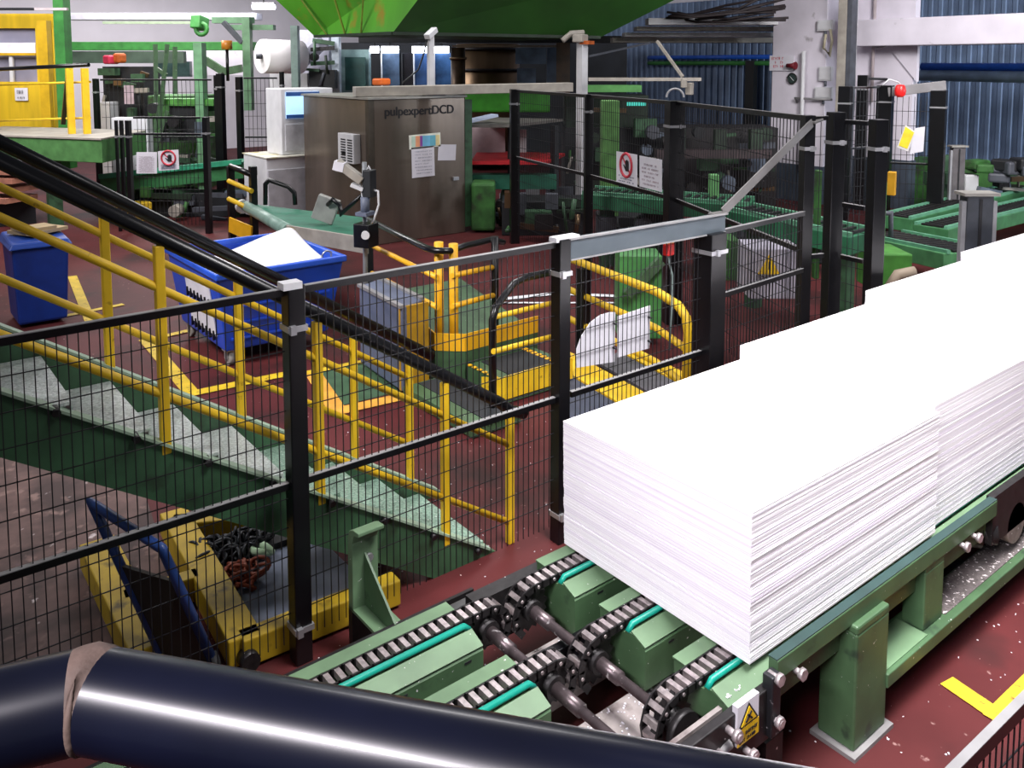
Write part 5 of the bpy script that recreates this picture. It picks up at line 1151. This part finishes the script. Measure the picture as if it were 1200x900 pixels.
# low dark blocks added where floor and machinery lie in shade
def bed(lab, px0, px1, py0, py1, D, dep, seed):
    t = thing('machine_bed', lab, 'machine bed', at((px0 + px1) / 2, py1, D=D))
    a = at(px0, py0, D=D); b = at(px1, py0, D=D); n = V((hx, hy, 0)) * dep; m = MB(); q = [a, b, b + n, a + n]
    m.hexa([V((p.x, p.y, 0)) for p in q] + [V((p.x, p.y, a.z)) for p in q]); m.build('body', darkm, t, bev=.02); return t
SHADE_BLOCKS = [(bed('dark low machine bed behind the tall fence, right of the steel cabinet', 588, 692, 236, 290, 15.4, .8, 1), (592, 685, 232, 272, 15.3, 18)),
        (bed('dark machine bed under the teal conveyor left of the gate header', 702, 782, 254, 300, 13.6, .6, 2), (706, 776, 250, 285, 13.5, 10)),
        (bed('dark machine bed under the conveyors behind the brace bar', 846, 1000, 268, 310, 13.2, .8, 3), (850, 990, 262, 290, 13.1, 12)),
        (bed('dark machine bed under the long roller conveyor at the left', 150, 296, 226, 262, 17.3, .5, 4), (155, 290, 224, 255, 17.2, 12))]
# small fittings on the machines behind the fences
def clutter(root, px0, px1, py0, py1, D, n, seed):
    rg = random.Random(seed); mats = [darkst, dgrey, darkg, greend, beige, moss, brownst, M('slate_part', '5a6472', .4, var=.3), greend, darkm]
    for i in range(n):
        k = rg.random(); x = rg.uniform(px0, px1); y = rg.uniform(py0, py1); d = D + rg.uniform(-.5, .1); m = MB(); mt = rg.choice(mats)
        if k < .35:
            w = rg.uniform(15, 60); m.bar(at(x, y, D=d), at(min(x + w, px1 + 8), y + rg.uniform(-3, 5), D=d), .05 + rg.random() * .08, .05 + rg.random() * .1); nm = 'rail'
        elif k < .6:
            m.tube([at(x, y, D=d), at(x + rg.uniform(-6, 6), min(py1, y + rg.uniform(15, 40)), D=d)], rg.uniform(.02, .05), 8); nm = 'pipe'
        elif k < .85:
            m.cbox(at(x, y, D=d), (rg.uniform(.15, .5), rg.uniform(.15, .3), rg.uniform(.12, .45)), YAW - math.pi / 2); nm = 'housing'
        else:
            p = at(x, y, D=d); m.cyl(p, p - V((hx, hy, 0)) * .25, rg.uniform(.06, .16), 14); nm = 'motor'
        m.build(nm, mt, root)
BYNAME = {}
for o in list(bpy.data.objects):
    if o.get('label'): BYNAME[o['label']] = o
clutter(BYNAME['massive dark machine block filling the space behind the tall fence'], 668, 790, 118, 225, 18.3, 26, 1)
clutter(BYNAME['low dark machinery in the shade below the corrugated wall'], 802, 900, 152, 225, 18.3, 24, 2)
clutter(BYNAME['red topped table with a slatted white box and a dark canopy behind the tall fence'], 560, 650, 225, 275, 16.6, 16, 3)
clutter(BYNAME['mossy green press frame with a ladder arm behind the short fence'], 176, 250, 120, 225, 20.0, 20, 4)
clutter(BYNAME['black machine cabinet with a pale notice, left of the green press'], 122, 166, 84, 150, 21.3, 10, 5)
clutter(BYNAME['mossy green machine bed in front of the corrugated wall at the right edge'], 1075, 1195, 190, 222, 16.8, 14, 6)
clutter(BYNAME['pale grey roll winding machine with dark slots behind the computer terminal'], 350, 384, 45, 100, 24.5, 8, 7)
for i, (t_, a_) in enumerate(SHADE_BLOCKS): clutter(t_, *a_, 40 + i)
# pulp crumbs scattered over the conveyor frame and the floor
rg = random.Random(12); m = MB()
def crumb(x, y, z):
    a = rg.uniform(0, 6.3); w_ = rg.uniform(.003, .008); l_ = rg.uniform(.003, .011); m.cbox((x, y, z + .001), (l_, w_, .002 + rg.random() * .004), a)
for i in range(230): crumb(rg.uniform(2.14, 3.5), rg.uniform(2.22, 2.44), .341)
for i in range(110): crumb(rg.uniform(2.14, 3.3), rg.uniform(2.75, 2.91), .341)
for i in range(26): crumb(rg.uniform(2.63, 2.8), rg.uniform(1.96, 2.0), .592)
for i in range(120): crumb(rg.uniform(2.2, 5.5), rg.gauss(1.55, .3), .002)
for i in range(160): crumb(rg.uniform(1.6, 2.6), rg.uniform(1.9, 3.4), .002)
for i in range(160): crumb(rg.uniform(1.8, 5), rg.uniform(3.3, 6.5), .002)
cr = tag(m.build('pulp_crumbs', paper, loc=(3, 2, 0)), 'white pulp crumbs scattered over the conveyor frame and red floor', 'crumbs'); cr['kind'] = 'stuff'
# ================================================================ LIGHT
w = bpy.data.worlds.new('hall'); sc.world = w; w.use_nodes = True
bg = w.node_tree.nodes['Background']; bg.inputs['Color'].default_value = (.80, .84, 1, 1); bg.inputs['Strength'].default_value = .09
def area(name, loc, size, size_y, power, col=(1, .97, .98), target=None, spread=0):
    l = bpy.data.lights.new(name, 'AREA'); l.shape = 'RECTANGLE'; l.size = size; l.size_y = size_y; l.energy = power; l.color = col
    o = bpy.data.objects.new(name, l); COL.objects.link(o); o.location = loc
    d = (V(target) - V(loc)) if target is not None else V((0, 0, -1))
    o.rotation_euler = d.to_track_quat('-Z', 'Y').to_euler()
    if spread: l.spread = math.radians(spread)
    return o
area('hall_lamp_stack', (3.6, 1.2, 6.4), 2.2, 2.2, 300, target=(4.6, 2.3, .9), spread=95)
area('hall_lamp_near', (-2.4, .2, 5.2), 2.6, .6, 40, col=(1, .93, .99), target=(3.6, 2.1, 1.0), spread=42)
area('hall_lamp_mid', (-1.2, 7.2, 6.2), 2, 2, 130, target=(3.8, 8.2, .3), spread=75)  # unseen fill lamp, aimed to brighten the end of the tub
area('hall_lamp_back', (9, 11, 7.5), 4, 4, 420)
area('hall_lamp_left', (1, 15, 7.5), 4, 4, 950, target=(4, 22, 2))
area('hall_lamp_far', (7, 24, 6.5), 5, 5, 900)
area('hall_lamp_right', (11, 3, 7), 4, 4, 650, target=(15, 3.5, 1))
area('hall_lamp_wall', (20.6, -3.5, 3.6), 1.5, 3, 900, col=(.85, .92, 1), target=(23, 7, 2.6))  # unseen lamp added to rake stripes over the corrugated wall
area('hall_lamp_cross', (9.5, 1.0, 6.6), 2.5, 2.5, 220, target=(22, 9, 2.0), spread=100)  # unseen lamp added to brighten the tray fronts and corrugated wall
vs_ = sc.view_settings; sc.display_settings.display_device = 'sRGB'
vs_.view_transform = 'Standard'; vs_.look = 'None'; vs_.gamma = 1; vs_.use_curve_mapping = False; vs_.exposure = 0.2
